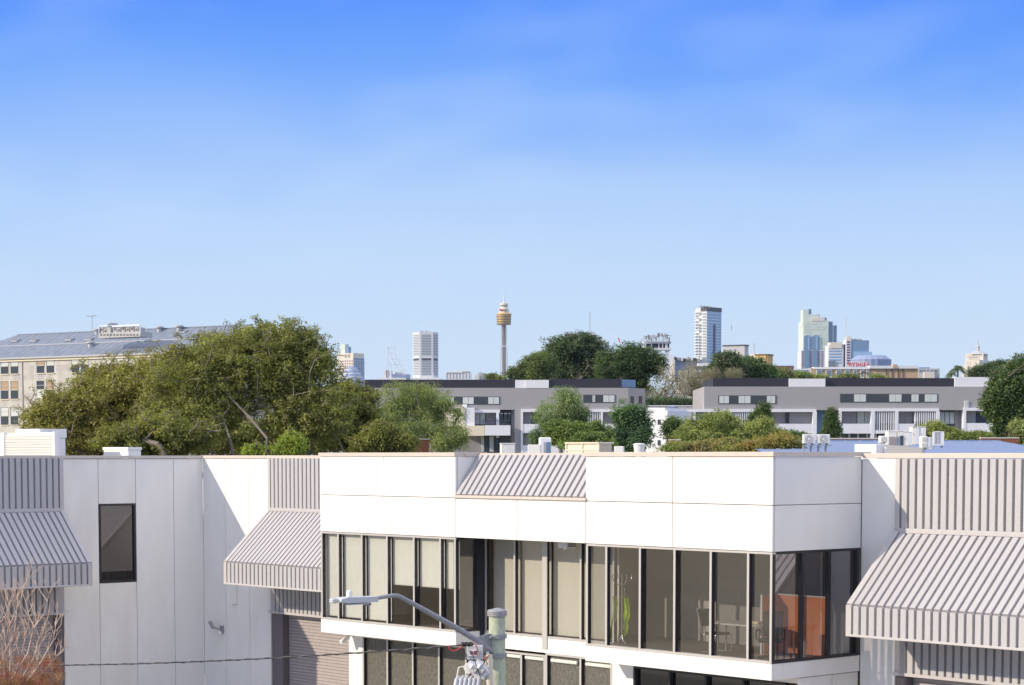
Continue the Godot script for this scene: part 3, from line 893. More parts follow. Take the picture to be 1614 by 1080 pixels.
	b.lathe([Vector2(0.12, 0.0), Vector2(0.12, yt - 0.32), Vector2(0.165, yt - 0.30), Vector2(0.19, yt - 0.1), Vector2(0.19, yt - 0.02), Vector2(0.15, yt), Vector2(0.0, yt + 0.01)], 20)
	place(o, "cowl", b.mesh(), M.ac_white, Transform3D(Basis(), o.position))
	b = MB.new()
	b.lathe([Vector2(0.2, yt - 0.06), Vector2(0.215, yt - 0.05), Vector2(0.215, yt - 0.03), Vector2(0.2, yt - 0.02)], 20)
	place(o, "rim", b.mesh(), M.ac_white, Transform3D(Basis(), o.position))
	# white duct and its grey casing on the right
	h = edge_box(1381, 60, 1347, 1386, -YAW)
	t = h[0]
	t.origin.y = base
	o = thing("roof_duct", "low sunlit white duct box on the roof right of the shaded corner panels", "roof plant", t.origin)
	hh = y_at(700.5, 60) - base
	fb(o, "casing", M.white_wall, t, Vector3(h[1], 0, -0.5), Vector3(0, hh, 0), 0.012)
	fb(o, "pipe_cap", M.white_wall, t, Vector3(0.05, 0, -0.4), Vector3(0.13, hh - 0.09, -0.3), 0.01)
	t = axes(1383, 63, -0.28)
	t.origin.y = base
	w = on(t, 1454, 710).x
	o = thing("roof_duct", "long grey tapering duct on the roof below the cluster of air conditioners", "roof plant", t.origin, YAW - 0.28)
	b = MB.new()
	var ya := y_at(700.5, 63) - base
	var yb := on(t, 1454, 706).y
	for s in [[0.0, 1]]:
		b.oquad(Vector3(0, 0, 0), Vector3(w, 0, 0), Vector3(w, yb, 0), Vector3(0, ya, 0), Vector3(w * 0.5, 0.2, -0.4))
		b.oquad(Vector3(0, ya, 0), Vector3(w, yb, 0), Vector3(w, yb, -0.8), Vector3(0, ya, -0.8), Vector3(w * 0.5, 0.0, -0.4))
		b.oquad(Vector3(w, 0, 0), Vector3(w, yb, 0), Vector3(w, yb, -0.8), Vector3(w, 0, -0.8), Vector3(0, 0, -0.4))
		b.oquad(Vector3(0, 0, 0), Vector3(0, ya, 0), Vector3(0, ya, -0.8), Vector3(0, 0, -0.8), Vector3(1, 0, -0.4))
	place(o, "casing", b.mesh(), M.ac_grey, t)
	fb(o, "lid", M.ac_white, t, Vector3(0, ya + 0.002, -0.85), Vector3(0.3, ya + 0.02, 0.02))


# ---------- things seen inside the upper room ----------
func make_room_things() -> void:
	var W := Transform3D()
	var fl := 4.81
	var c := Vector3(-35.99, fl, -V0 - 1.15)
	var o := thing("coat_stand", "chrome coat stand with curled hooks behind the office window", "coat stand", c)
	var b := MB.new()
	b.tube([c, c + Vector3(0, 1.75, 0)], [0.016, 0.014], 8)
	place(o, "pole", b.mesh(), M.chrome)
	for k in 4:
		var a := 0.35 + k * PI / 2
		var r := Vector3(cos(a), 0, sin(a))
		b = MB.new()
		b.tube([c + Vector3(0, 1.5, 0), c + r * 0.12 + Vector3(0, 1.49, 0), c + r * 0.22 + Vector3(0, 1.56, 0), c + r * 0.27 + Vector3(0, 1.68, 0), c + r * 0.25 + Vector3(0, 1.76, 0)], [0.013, 0.013, 0.013, 0.012, 0.011], 6)
		place(o, "hook", b.mesh(), M.chrome)
		b = MB.new()
		b.tube([c + Vector3(0, 0.22, 0), c + r * 0.06 + Vector3(0, 0.10, 0), c + r * 0.2 + Vector3(0, 0.03, 0), c + r * 0.3 + Vector3(0, 0.015, 0)], [0.013, 0.013, 0.012, 0.012], 6)
		place(o, "foot", b.mesh(), M.chrome)
	# two safety vests hanging from it
	for k in 2:
		var p := c + Vector3(-0.17 + 0.36 * k, 1.2, 0.1 - 0.05 * k)
		var v := thing("safety_vest", ["narrow yellow-green safety vest on the left of the coat stand", "wider yellow-green safety vest on the right of the coat stand"][k], "vest", p, 0.0, "safety vests on the coat stand")
		b = MB.new()
		var wd := 0.085 if k == 0 else 0.135
		var prev := []
		for i in 15:
			var f := i / 14.0
			var row := []
			var half: float = wd * ([0.25, 0.5, 0.62, 0.5, 0.16, 0.14, 0.2, 0.45, 0.6, 0.75, 0.8, 0.7, 0.5, 0.3, 0.12] if k == 0 else [0.3, 0.55, 0.62, 0.7, 0.72, 0.8, 0.95, 1.0, 0.82, 0.6, 0.62, 0.6, 0.5, 0.42, 0.2])[i]
			for j in 9:
				var g := j / 8.0 * 2.0 - 1.0
				row.append(p + Vector3(g * half + (0.04 * sin(f * 5.0) + 0.03 * f if k == 1 else 0.05 * sin(f * 4.4) - 0.10 * f * f), -f * (1.0 if k == 1 else 1.12), 0.055 * sin(g * 7.0 + f * 2.0) + 0.03 * cos(g * 3.0)))
			if i > 0:
				for j in 8:
					b.quad(prev[j], row[j], row[j + 1], prev[j + 1])
			prev = row
		var bd := place(v, "cloth", b.mesh(), M.hi_vis)
		b = MB.new()
		var q := p + Vector3(0, 0.0, 0)
		b.tube([q + Vector3(-0.05, 0.0, 0), q + Vector3(-0.05, 0.2, 0), q + Vector3(0.0, 0.3, -0.02), q + Vector3(0.05, 0.2, 0), q + Vector3(0.05, 0.0, 0)], [0.008, 0.008, 0.008, 0.008, 0.008], 5)
		place(v, "hanger_loop", b.mesh(), M.chrome)
	# white-topped table
	c = Vector3(-32.2, fl, -V0 - 1.5)
	o = thing("office_table", "pale oval office table by the corner window", "table", c)
	var pts := []
	for i in 28:
		var a := TAU * i / 28
		pts.append(Vector2(c.x + 0.95 * signf(cos(a)) * pow(absf(cos(a)), 0.7), c.z + 0.45 * signf(sin(a)) * pow(absf(sin(a)), 0.7)))
	b = MB.new()
	b.prism(pts, fl + 0.70, fl + 0.735)
	place(o, "table_top", b.mesh(), M.desk)
	for x in [-0.6, 0.6]:
		b = MB.new()
		b.tube([c + Vector3(x, 0.03, 0), c + Vector3(x, 0.7, 0)], [0.03, 0.03], 10)
		place(o, "leg", b.mesh(), M.chrome)
		fb(o, "foot", M.chrome, W, c + Vector3(x - 0.04, 0, -0.3), c + Vector3(x + 0.04, 0.03, 0.3), 0.01)
	fb(self_thing("paper_box", "small cream box lying on the oval office table", "box", c + Vector3(0.35, 0.735, 0)), "box_body", M.cream, W, c + Vector3(0.22, 0.736, -0.1), c + Vector3(0.5, 0.80, 0.12), 0.01)
	# cantilever visitor chair seen edge on
	c = Vector3(-33.15, fl, -V0 - 1.3)
	o = thing("visitor_chair", "dark visitor chair with thin chrome frame left of the oval table", "chair", c)
	for s in [-0.25, 0.25]:
		var z := Vector3(0, 0, s)
		b = MB.new()
		b.tube([c + z + Vector3(-0.2, 1.05, 0), c + z + Vector3(-0.1, 0.75, 0), c + z + Vector3(-0.02, 0.46, 0), c + z + Vector3(0.08, 0.42, 0), c + z + Vector3(0.48, 0.43, 0), c + z + Vector3(0.5, 0.02, 0), c + z + Vector3(0.0, 0.02, 0)], [0.013, 0.013, 0.013, 0.013, 0.013, 0.013, 0.013], 7)
		place(o, "frame", b.mesh(), M.chrome)
	fb(o, "seat", M.chair_black, W, c + Vector3(0.02, 0.43, -0.23), c + Vector3(0.46, 0.48, 0.23), 0.015)
	place(o, "backrest", box_mesh(Vector3(0.04, 0.42, 0.46), 0.015), M.chair_black, Transform3D(Basis(Vector3.BACK, 0.32), c + Vector3(-0.12, 0.82, 0)))
	# swivel chair behind the corner
	c = Vector3(-30.75, fl, -V0 - 0.75)
	o = thing("office_chair", "black swivel office chair with armrests behind the corner glass", "chair", c, 0.5)
	var t := Transform3D(Basis(Vector3.UP, 0.5), c)
	b = MB.new()
	b.box(Vector3(0, 0.47, 0), Vector3(0.5, 0.09, 0.48), 0.035)
	place(o, "seat", b.mesh(), M.chair_black, t)
	b = MB.new()
	b.box(Vector3(0, 0, 0), Vector3(0.46, 0.58, 0.07), 0.03)
	place(o, "backrest", b.mesh(), M.chair_black, t * Transform3D(Basis(Vector3.RIGHT, -0.12), Vector3(0, 0.83, -0.26)))
	for s in [-0.29, 0.29]:
		b = MB.new()
		b.tube([Vector3(s, 0.47, -0.1), Vector3(s, 0.66, -0.18), Vector3(s, 0.70, -0.1), Vector3(s, 0.70, 0.16), Vector3(s, 0.62, 0.22), Vector3(s, 0.48, 0.14)], [0.02, 0.02, 0.025, 0.025, 0.02, 0.02], 7)
		place(o, "armrest", b.mesh(), M.chair_black, t)
	b = MB.new()
	b.tube([Vector3(0, 0.08, 0), Vector3(0, 0.44, 0)], [0.035, 0.028], 10)
	place(o, "column", b.mesh(), M.chair_black, t)
	for k in 5:
		var r := Vector3(cos(TAU * k / 5), 0, sin(TAU * k / 5))
		b = MB.new()
		b.tube([Vector3(0, 0.1, 0), r * 0.3 + Vector3(0, 0.065, 0)], [0.03, 0.018], 7)
		place(o, "base_arm", b.mesh(), M.chair_black, t)
		b = MB.new()
		b.lathe([Vector2(0, 0), Vector2(0.025, 0.01), Vector2(0.028, 0.03), Vector2(0.015, 0.055), Vector2(0, 0.06)], 8, r * 0.3)
		place(o, "castor", b.mesh(), M.chair_black, t)
	# orange screen
	o = thing("office_screen", "orange fabric office screen with white trim behind the corner glass", "partition", Vector3(-31.75, fl, -V0 - 1.65))
	fb(o, "fabric_panel", M.orange_cloth, W, Vector3(-31.75, fl + 0.03, -V0 - 2.25), Vector3(-30.35, 6.20, -V0 - 2.21))
	fb(o, "fabric_panel", M.orange_cloth, W, Vector3(-31.79, fl + 0.03, -V0 - 2.24), Vector3(-31.755, 6.20, -V0 - 1.62))
	fb(o, "top_trim", M.white_paint, W, Vector3(-31.8, 6.202, -V0 - 2.265), Vector3(-30.33, 6.235, -V0 - 2.195), 0.006)
	fb(o, "end_trim", M.white_paint, W, Vector3(-31.80, fl, -V0 - 1.62), Vector3(-31.75, 6.235, -V0 - 1.585), 0.006)


func self_thing(called: String, label: String, category: String, where: Vector3) -> Node3D:
	return thing(called, label, category, where)


# ---------- the blue-roofed shed behind and what stands on it ----------
func make_shed() -> void:
	var t := axes(1420, 84, 0.0)
	var o := thing("shed", "long shed with pale blue metal roof behind the white building", "building", t.origin, YAW)
	var x0 := on(t, 1240, 700).x
	var x1 := on(t, 1760, 700).x
	var yr := y_at(695.5, 104)
	var b := MB.new()
	b.quad(Vector3(x0, 8.9, 8), Vector3(x1, 8.9, 8), Vector3(x1, yr, -20), Vector3(x0, yr, -20))
	b.quad(Vector3(x0, yr, -20), Vector3(x1, yr, -20), Vector3(x1, 8.0, -44), Vector3(x0, 8.0, -44))
	var roof := place(o, "roof", b.mesh(), M.blue_roof, t)
	fb(roof, "ridge_cap", M.blue_roof, t, Vector3(x0, yr - 0.03, -20.2), Vector3(x1, yr + 0.05, -19.8), 0.02)
	var sl := Vector3(0, yr - 8.9, -28)
	var bs := Basis(Vector3.RIGHT, sl.normalized(), Vector3(0, 28, yr - 8.9).normalized())
	var x := x0 + 0.3
	while x < x1:
		place(roof, "roof_rib", rib_mesh(28.0, 0.05, 0.035), M.blue_roof, t * Transform3D(bs, Vector3(x, 8.9, 8)))
		x += 0.76
	fb(o, "wall", M.ac_grey, t, Vector3(x0 + 0.1, 0, -43), Vector3(x1 - 0.1, 7.9, 7.5))
	# paired condensers on the left
	var labels := ["white air conditioner on the blue roof, left of the pair beside the rusty shrub", "white air conditioner on the blue roof, right of the pair beside the rusty shrub"]
	for k in 2:
		var yb := y_at(701.5, 88)
		condenser("air_conditioner", labels[k], [1285.0, 1308.0][k], 88, yb, 0.52, 0.40, 1, 0.0, "air conditioners on the blue roof")
	var st := axes(1265, 88)
	var fo := thing("unit_stand", "low metal stand under the pair of air conditioners on the blue roof", "stand", Vector3(st.origin.x, 9.2, st.origin.z), YAW)
	var ys := y_at(701.5, 88)
	for k in 4:
		fb(fo, "rail", M.galvanised, st, Vector3(0.05 + k * 0.32, 9.4, -0.38), Vector3(0.10 + k * 0.32, ys, 0.0))
	fb(fo, "rail", M.galvanised, st, Vector3(0, ys - 0.05, 0.0), Vector3(1.3, ys - 0.01, 0.04))
	# cluster on the right
	condenser("air_conditioner", "single-fan air conditioner at the left end of the roof cluster", 1399, 70, y_at(701, 70), 0.26, 0.24, 1, 0.0)
	var d := 72.0
	for q in [
		["grey-fronted cream plant box beside the single-fan air conditioner", 1400, 1414, 680.5, 703, "brown"],
		["slim pale plant box with a dark door in the roof cluster", 1415, 1425, 680, 703, "dark"],
		["pale blue-grey plant cabinet with a plain side in the roof cluster", 1425, 1438, 681, 703, "plain"],
		["tall pale plant cabinet left of the tallest pair in the roof cluster", 1438, 1450, 674, 701, "plain"],
		["tall pale plant cabinet right of the tallest pair in the roof cluster", 1450.5, 1460, 673.5, 700, "plain"]]:
		var tt := axes(q[1], d + (2.0 if q[3] < 676 else 0.0))
		var o2 := thing("plant_cabinet", q[0], "roof plant", Vector3(tt.origin.x, y_at(q[4], d), tt.origin.z), YAW, "plant on the right of the roof")
		pb(o2, "casing", M.ac_white, tt, q[1], q[3], q[2] - 0.3, q[4], -0.6, 0, 0.012)
		if q[5] == "brown":
			pb(o2, "grille", M.ac_grey, tt, q[1] + 1, q[3] + 8, q[2] - 1.3, q[4] - 1, 0.001, 0.02)
			for k in 6:
				pb(o2, "grille_slat", M.door, tt, q[1] + 1.2, q[3] + 8.6 + k * 2.1, q[2] - 1.5, q[3] + 9.6 + k * 2.1, 0.02, 0.035)
		elif q[5] == "dark":
			pb(o2, "door", M.dark_glass, tt, q[1] + 4.2, q[3] + 7, q[2] - 1.0, q[4] - 1, 0.001, 0.02)
			pb(o2, "door", M.tower_blue, tt, q[1] + 0.6, q[3] + 8, q[1] + 3.2, q[4] - 1, 0.001, 0.02)
		else:
			pb(o2, "side_panel", M.steel_white, tt, q[1] + (q[2] - q[1]) * 0.42, q[3] + 1.0, q[2] - 0.7, q[4] - 1, 0.001, 0.012, 0.003)
			pb(o2, "door_handle", M.ac_dark, tt, q[1] + 2.0, q[3] + 10, q[1] + 2.4, q[3] + 11.6, 0.001, 0.02)
		pb(o2, "lid", M.ac_white, tt, q[1] - 0.15, q[3] - 0.9, q[2] - 0.15, q[3], -0.62, 0.02, 0.01)
	condenser("air_conditioner", "two-fan air conditioner in front of the tall plant cabinets", 1462, 68, y_at(709.5, 68), 0.21, 0.40, 2, 0.0)
	var tq := axes(1462, 68.02)
	var o4 := thing("plant_cabinet", "cream side casing beside the two-fan air conditioner", "roof plant", Vector3(tq.origin.x, y_at(708.5, 68), tq.origin.z), YAW)
	pb(o4, "casing", M.ac_white, tq, 1462.3, 689, 1468.5, 708.5, -0.36, 0, 0.01)
	pb(o4, "cover", M.steel_white, tq, 1463, 690, 1466.5, 706, 0.001, 0.012, 0.003)
	tq = axes(1471, 80)
	o4 = thing("plant_cabinet", "white framed mesh screen box standing on the blue roof", "roof plant", Vector3(tq.origin.x, y_at(702, 80), tq.origin.z), YAW)
	pb(o4, "mesh_panel", M.ac_grey, tq, 1473, 681, 1485, 701, -0.5, -0.03)
	for q in [[1471, 680, 1473.4, 702.5], [1484, 680, 1488, 702.5], [1471, 680, 1488, 681.6], [1471, 700.4, 1488, 702]]:
		pb(o4, "frame_bar", M.white_paint, tq, q[0], q[1], q[2], q[3], -0.05, 0.0)
	for k in 4:
		pb(o4, "mesh_bar", M.white_paint, tq, 1475 + k * 2.5, 681.6, 1475.3 + k * 2.5, 700.4, -0.02, -0.01)
	for k in 5:
		pb(o4, "mesh_bar", M.white_paint, tq, 1473.4, 684 + k * 3.3, 1484, 684.3 + k * 3.3, -0.028, -0.021)
	for x2 in [1472.0, 1486.0]:
		pb(o4, "leg", M.galvanised, tq, x2, 702.5, x2 + 0.8, 706, -0.4, -0.02)
	# brick walls beyond the shed
	brick_wall("low orange brick wall with pale coping left of the roof cluster", 1296, 1400, 692.0, 698.5, 112)
	brick_wall("low orange brick wall with pale coping under the dark right-hand tree", 1546, 1606, 691.0, 697.0, 112)
	brick_wall("red brick wall glimpsed between the trees left of the cream balcony", 630, 676, 693, 716, 118)
	brick_wall("short red brick wall behind the yellow-green shrubs", 1055, 1072, 694, 700, 118)


func brick_wall(label: String, x0: float, x1: float, y0: float, y1: float, d: float) -> void:
	var t := axes(x0, d)
	var o := thing("brick_wall", label, "wall", t.origin, YAW, "brick walls behind the roofs")
	var a := on(t, x0, y0)
	var b := on(t, x1, y1)
	fb(o, "wall_core", M.brick, t, Vector3(0, 0, -0.3), Vector3(b.x, a.y - 0.02, -0.012))
	fb(o, "coping", M.cap, t, Vector3(-0.04, a.y - 0.02, -0.33), Vector3(b.x + 0.04, a.y + 0.05, 0.03), 0.01)
	# courses, brick by brick, as far down as can be seen
	var y := a.y - 0.10
	var row := 0
	var bm := box_mesh(Vector3(0.225, 0.068, 0.02), 0.003)
	while y > minf(b.y, EYE) - 0.05 and row < 9:
		var x := 0.12 + (0.12 if row % 2 else 0.0)
		while x < b.x - 0.1:
			place(o, "brick", bm, M.brick, t * Transform3D(Basis(), Vector3(x, y, -0.004)))
			x += 0.24
		y -= 0.08
		row += 1


# ---------- apartments ----------
func strip_window(o: Node3D, t: Transform3D, x0: float, y0: float, x1: float, y1: float, panes: Array) -> void:
	var w := pb(o, "window_strip", M.apartment_dark, t, x0, y0, x1, y1, -0.2, 0.04)
	pb(w, "infill", M.dark_glass, t, x0 + 0.8, y0 + 0.9, x1 - 0.8, y1 - 0.9, 0.04, 0.07)
	for p in panes:
		var m: float = (p[0] + p[1]) * 0.5
		pb(w, "pane", M.curtain, t, p[0], y0 + 1.2, m - 0.25, y1 - 1.2, 0.07, 0.10)
		pb(w, "pane", M.curtain, t, m + 0.25, y0 + 1.2, p[1], y1 - 1.2, 0.07, 0.10)


func louvre_bay(o: Node3D, t: Transform3D, x0: float, y0: float, x1: float, y1: float, step := 4.0) -> void:
	pb(o, "glazing", M.curtain, t, x0, y0, x1, lerpf(y0, y1, 0.62), -1.5, -0.3)
	pb(o, "glazing", M.dark_glass, t, x0, lerpf(y0, y1, 0.62), x1, y1, -1.5, -0.28)
	var x := x0 + 0.8
	while x < x1 - 0.5:
		pb(o, "louvre", M.apartment_white, t, x, y0, x + 1.1, y1, -0.2, 0.12)
		x += step


func make_apartments() -> void:
	# ----- left block -----
	var t := axes(800, 262)
	var o := thing("apartment_block", "long grey and white apartment block with black roof screen, left of the pair", "building", t.origin, YAW, "apartment blocks")
	pb(o, "upper_wall", M.apartment_grey, t, 560, 611.5, 990, 646, -16, 0)
	pb(o, "lower_wall", M.apartment_grey, t, 560, 646, 990, 830, -16, -1.8)
	pb(o, "roof_screen", M.screen_black, t, 575, 598.5, 812, 611.5, -14, -0.5)
	pb(o, "roof_screen", M.screen_black, t, 865, 597.5, 980, 611.5, -14, -0.5)
	pb(o, "roof_panel", M.apartment_white, t, 812, 599, 829, 611.8, -3, -0.2)
	pb(o, "roof_panel", M.apartment_white, t, 829.3, 599, 865, 611.8, -3, 0.05)
	# angled end
	var te := axes(990, 262, 0.9)
	var w := on(te, 1017, 640).x
	var y1 := y_at(611.5, 262)
	fb(o, "end_wall", M.apartment_grey, te, Vector3(0, 0, -12), Vector3(w, y1, 0))
	for q in [[994.5, 999.5], [1007.5, 1012.5]]:
		pb(o, "window", M.dark_glass, te, q[0], 624.5, q[1], 636, -0.1, 0.06)
	pb(o, "roof_screen", M.tower_blue, axes(980, 262.5, 0.9), 980, 598, 1002, 611, -6, -0.5)
	strip_window(o, t, 698.5, 625, 788, 638, [[700.5, 715], [729.5, 746.5], [769.5, 786.5]])
	strip_window(o, t, 919, 622, 970, 635, [[934, 938], [951, 968.5]])
	# loggia of the left flat
	pb(o, "beam", M.apartment_white, t, 748, 646, 788, 650.5, -1.8, 0.25)
	pb(o, "post", M.apartment_white, t, 782, 650.5, 786.5, 690, -1.8, 0.25)
	pb(o, "glazing", M.curtain, t, 749, 651, 756, 669, -1.7, -1.4)
	pb(o, "glazing", M.curtain, t, 757, 651, 764.5, 669, -1.7, -1.4)
	pb(o, "wall_infill", M.apartment_grey, t, 766, 651, 781, 669, -1.7, -1.5)
	pb(o, "stair_box", M.apartment_white, t, 733, 642.5, 748, 672, -3, 1.2)
	pb(o, "stair_box", M.apartment_cream, t, 700, 642.5, 732.8, 672, -3, 1.3)  # cream stands in for sunlight on the left face of the white box
	pb(o, "chimney", M.apartment_white, t, 729, 637.5, 736, 642.5, -1.5, 0.4)
	var bal := pb(o, "balcony", M.apartment_cream, t, 728, 671, 763.6, 687, -1.8, 1.6)  # cream part has the sunlight of the left face in its colour
	pb(o, "balcony", M.apartment_white, t, 764, 670.5, 804.5, 686.5, -1.8, 1.6)
	for k in 13:
		pb(bal, "baluster", M.antenna_dark, t, 762 + k * 3.2, 663, 763.2 + k * 3.2, 670.5, 1.3, 1.4)
	pb(bal, "handrail", M.antenna_dark, t, 762, 662.4, 803, 663.2, 1.28, 1.42)
	for q in [[788, 793], [794.5, 799.5], [801, 804.5]]:
		pb(o, "glazing", M.dark_glass, t, q[0], 649, q[1], 665, -1.7, -0.6)
		pb(o, "transom", M.apartment_white, t, q[0], 651.5, q[1], 652.5, -0.6, -0.5)
	pb(o, "column", M.apartment_grey, t, 806, 646, 811, 745, -1.8, -0.9)
	pb(o, "column", M.apartment_grey, t, 811, 646, 821, 745, -1.8, 0.02)
	for q in [[758, 763, "c"], [765, 770, "d"], [771.5, 778, "c"], [780, 786, "d"], [788, 801, "d"]]:
		pb(o, "glazing", M.curtain if q[2] == "c" else M.dark_glass, t, q[0], 688, q[1], 712, -1.7, -1.3)
	# white framed flats on the right
	pb(o, "beam", M.apartment_white, t, 821, 645, 978, 649.5, -1.8, 0.25)
	for q in [[821, 824.3], [947, 950], [975, 978.5]]:
		pb(o, "post", M.apartment_white, t, q[0], 649.5, q[1], 730, -1.8, 0.25)
	pb(o, "wall_infill", M.apartment_grey, t, 825, 650, 837.5, 668.5, -1.7, -1.2)
	pb(o, "glazing", M.dark_glass, t, 838, 650, 851, 668.5, -1.7, -1.4)
	pb(o, "glazing", M.curtain, t, 851.5, 650, 880, 668.5, -1.7, -1.4)
	pb(o, "wall_infill", M.apartment_grey, t, 881, 650, 920, 668.5, -1.7, -1.2)
	pb(o, "balustrade", M.apartment_white, t, 824.3, 668.5, 926, 683, -0.4, 0.2)
	pb(o, "wall_infill", M.apartment_grey, t, 825, 683.5, 838, 702, -1.7, -1.2)
	pb(o, "glazing", M.dark_glass, t, 839, 683.5, 920, 702, -1.7, -1.4)
	pb(o, "balustrade", M.apartment_white, t, 824.3, 702, 946, 716, -0.4, 0.2)
	louvre_bay(o, t, 926, 649.5, 947, 670, 3.6)
	pb(o, "glazing", M.dark_glass, t, 966, 650, 975, 668, -1.7, -1.4)
	pb(o, "wall_infill", M.apartment_grey, t, 950, 650, 965.5, 668, -1.7, -1.2)
	pb(o, "balustrade", M.apartment_white, t, 950, 668, 975, 682, -0.4, 0.2)
	# ----- white block with small windows beside it -----
	t = axes(1048, 230, -0.45)
	o = thing("white_block", "white rendered block with tiny dark windows between the two apartment blocks", "building", t.origin, YAW - 0.45)
	var a := on(t, 1018, 643)
	var zr := on(t, 1052.5, 650, 0.0, 0).z
	fb(o, "wall", M.apartment_white, t, Vector3(a.x, 0, -7), Vector3(0, a.y, 0))
	fb(o, "side_wall", M.apartment_white, t, Vector3(0.001, 0, -7), Vector3(0.3, a.y - 0.3, -0.01))
	for q in [[1036.5, 661.5, 1041, 669.5], [1036.5, 694, 1041, 702]]:
		pb(o, "window", M.dark_glass, t, q[0], q[1], q[2], q[3], -0.1, 0.05)
	# ----- long low wall behind -----
	t = axes(1018, 300)
	o = thing("boundary_wall", "long pale rendered wall with mauve piers between the apartment blocks", "wall", t.origin, YAW)
	pb(o, "wall", M.factory_wall, t, 1000, 640.5, 1125, 720, -0.4, 0)
	pb(o, "coping", M.apartment_white, t, 1000, 639, 1125, 640.5, -0.5, 0.1)
	for x in [1055.0, 1098.0]:
		pb(o, "pier", M.dome_blue, t, x, 640.5, x + 9, 720, 0.001, 0.25)
	# ----- right block -----
	t = axes(1340, 256)
	o = thing("apartment_block", "long grey and white apartment block with black roof screen, right of the pair", "building", t.origin, YAW, "apartment blocks")
	pb(o, "upper_wall", M.apartment_grey, t, 1110, 609.5, 1625, 646.5, -16, 0)
	pb(o, "lower_wall", M.apartment_grey, t, 1110, 646.5, 1625, 830, -16, -1.8)
	for q in [[1124, 1243.5], [1301.5, 1505]]:
		pb(o, "roof_screen", M.screen_black, t, q[0], 596, q[1], 609.5, -14, -0.5)
	for q in [[1244, 1301], [1505.5, 1522], [1522.3, 1570]]:
		pb(o, "roof_panel", M.apartment_white, t, q[0], 594.5 if q[0] > 1400 else 597, q[1], 609.8, -3, -0.1)
	strip_window(o, t, 1132, 623, 1224, 637, [[1134, 1149], [1164.5, 1183], [1209, 1222]])
	strip_window(o, t, 1324, 620.5, 1478.5, 634.5, [[1346.5, 1365], [1402, 1421], [1437, 1448], [1458, 1477]])
	# frame a
	pb(o, "beam", M.apartment_white, t, 1078, 645, 1287, 649.5, -1.8, 0.25)
	for q in [[1078, 1081.5], [1093, 1096], [1149.5, 1152], [1186, 1188.5], [1281.5, 1287]]:
		pb(o, "post", M.apartment_white, t, q[0], 649.5, q[1], 720, -1.8, 0.25)
	pb(o, "wall_infill", M.apartment_grey, t, 1096.5, 650, 1132, 668, -1.7, -1.2)
	pb(o, "glazing", M.dark_glass, t, 1133, 650, 1149, 668, -1.7, -1.4)
	louvre_bay(o, t, 1152, 649.5, 1186, 672, 3.4)
	pb(o, "wall_infill", M.apartment_grey, t, 1189, 650, 1238, 667.5, -1.7, -1.2)
	pb(o, "glazing", M.dark_glass, t, 1239, 650, 1244, 667.5, -1.7, -1.0)
	pb(o, "blind", M.apartment_grey, t, 1244.5, 650.5, 1281, 667.5, -1.7, -0.9)
	pb(o, "balustrade", M.apartment_white, t, 1189, 668, 1281.5, 683.5, -0.4, 0.2)
	pb(o, "balustrade", M.apartment_white, t, 1096, 668, 1149.5, 683.5, -0.4, 0.2)
	for k in 6:
		pb(o, "glazing", M.dark_glass, t, 1190 + k * 15.0, 684, 1202 + k * 15.0, 706, -1.7, -1.4)
	# recess between the frames
	for k in 7:
		pb(o, "fin", M.tower_blue, t, 1288 + k * 2.0, 647, 1288.9 + k * 2.0, 720, -1.75, -1.45)
	for q in [[1302, 1308], [1309.5, 1315], [1316.5, 1322]]:
		pb(o, "glazing", M.dark_glass, t, q[0], 648.5, q[1], 665, -1.7, -1.2)
		pb(o, "transom", M.apartment_white, t, q[0], 650.5, q[1], 651.4, -1.2, -1.1)
	# frame b
	pb(o, "beam", M.apartment_white, t, 1323, 643.8, 1480.5, 648.4, -1.8, 0.25)
	for q in [[1323, 1326.2], [1373.5, 1378], [1411, 1415.5], [1476, 1480.5]]:
		pb(o, "post", M.apartment_white, t, q[0], 648.4, q[1], 720, -1.8, 0.25)
	pb(o, "wall_infill", M.apartment_grey, t, 1327, 649, 1341, 668, -1.7, -1.1)
	pb(o, "wall_infill", M.apartment_grey, t, 1341.5, 649, 1350, 668, -1.7, -1.3)
	pb(o, "glazing", M.curtain, t, 1351.5, 649.5, 1362, 668, -1.7, -1.4)
	pb(o, "glazing", M.curtain, t, 1363, 649.5, 1373, 668, -1.7, -1.4)
	pb(o, "balustrade", M.apartment_white, t, 1326.2, 668, 1373.5, 681, -0.4, 0.2)
	louvre_bay(o, t, 1378, 648.4, 1411, 678.5, 3.6)
	pb(o, "sill", M.apartment_white, t, 1378, 678.5, 1411, 681, -0.4, 0.2)
	for q in [[1416, 1427], [1427.6, 1438.5]]:
		pb(o, "wall_infill", M.apartment_grey, t, q[0], 649, q[1], 668, -1.7, -1.0)
	louvre_bay(o, t, 1441.5, 648.4, 1476, 674, 3.4)
	pb(o, "balustrade", M.apartment_white, t, 1415.5, 668, 1441, 681, -0.4, 0.2)
	pb(o, "slab", M.apartment_white, t, 1326.2, 681, 1476, 683.5, -1.7, 0.2)
	for k in 6:
		pb(o, "glazing", M.dark_glass, t, 1328 + k * 14.0, 684, 1337 + k * 14.0, 712, -1.7, -1.3)
		pb(o, "window_frame", M.apartment_white, t, 1337.5 + k * 14.0, 684, 1340 + k * 14.0, 712, -1.7, -1.2)
	# recess c
	for q in [[1482, 1488.5], [1489.7, 1496], [1497.2, 1504]]:
		pb(o, "glazing", M.curtain, t, q[0], 650, q[1], 668, -1.7, -1.2)
		pb(o, "glazing", M.dark_glass, t, q[0], 668.5, q[1], 685, -1.7, -1.2)
	for k in 7:
		pb(o, "fin", M.apartment_grey, t, 1505 + k * 2.0, 646.5, 1506 + k * 2.0, 720, -1.75, -1.4)
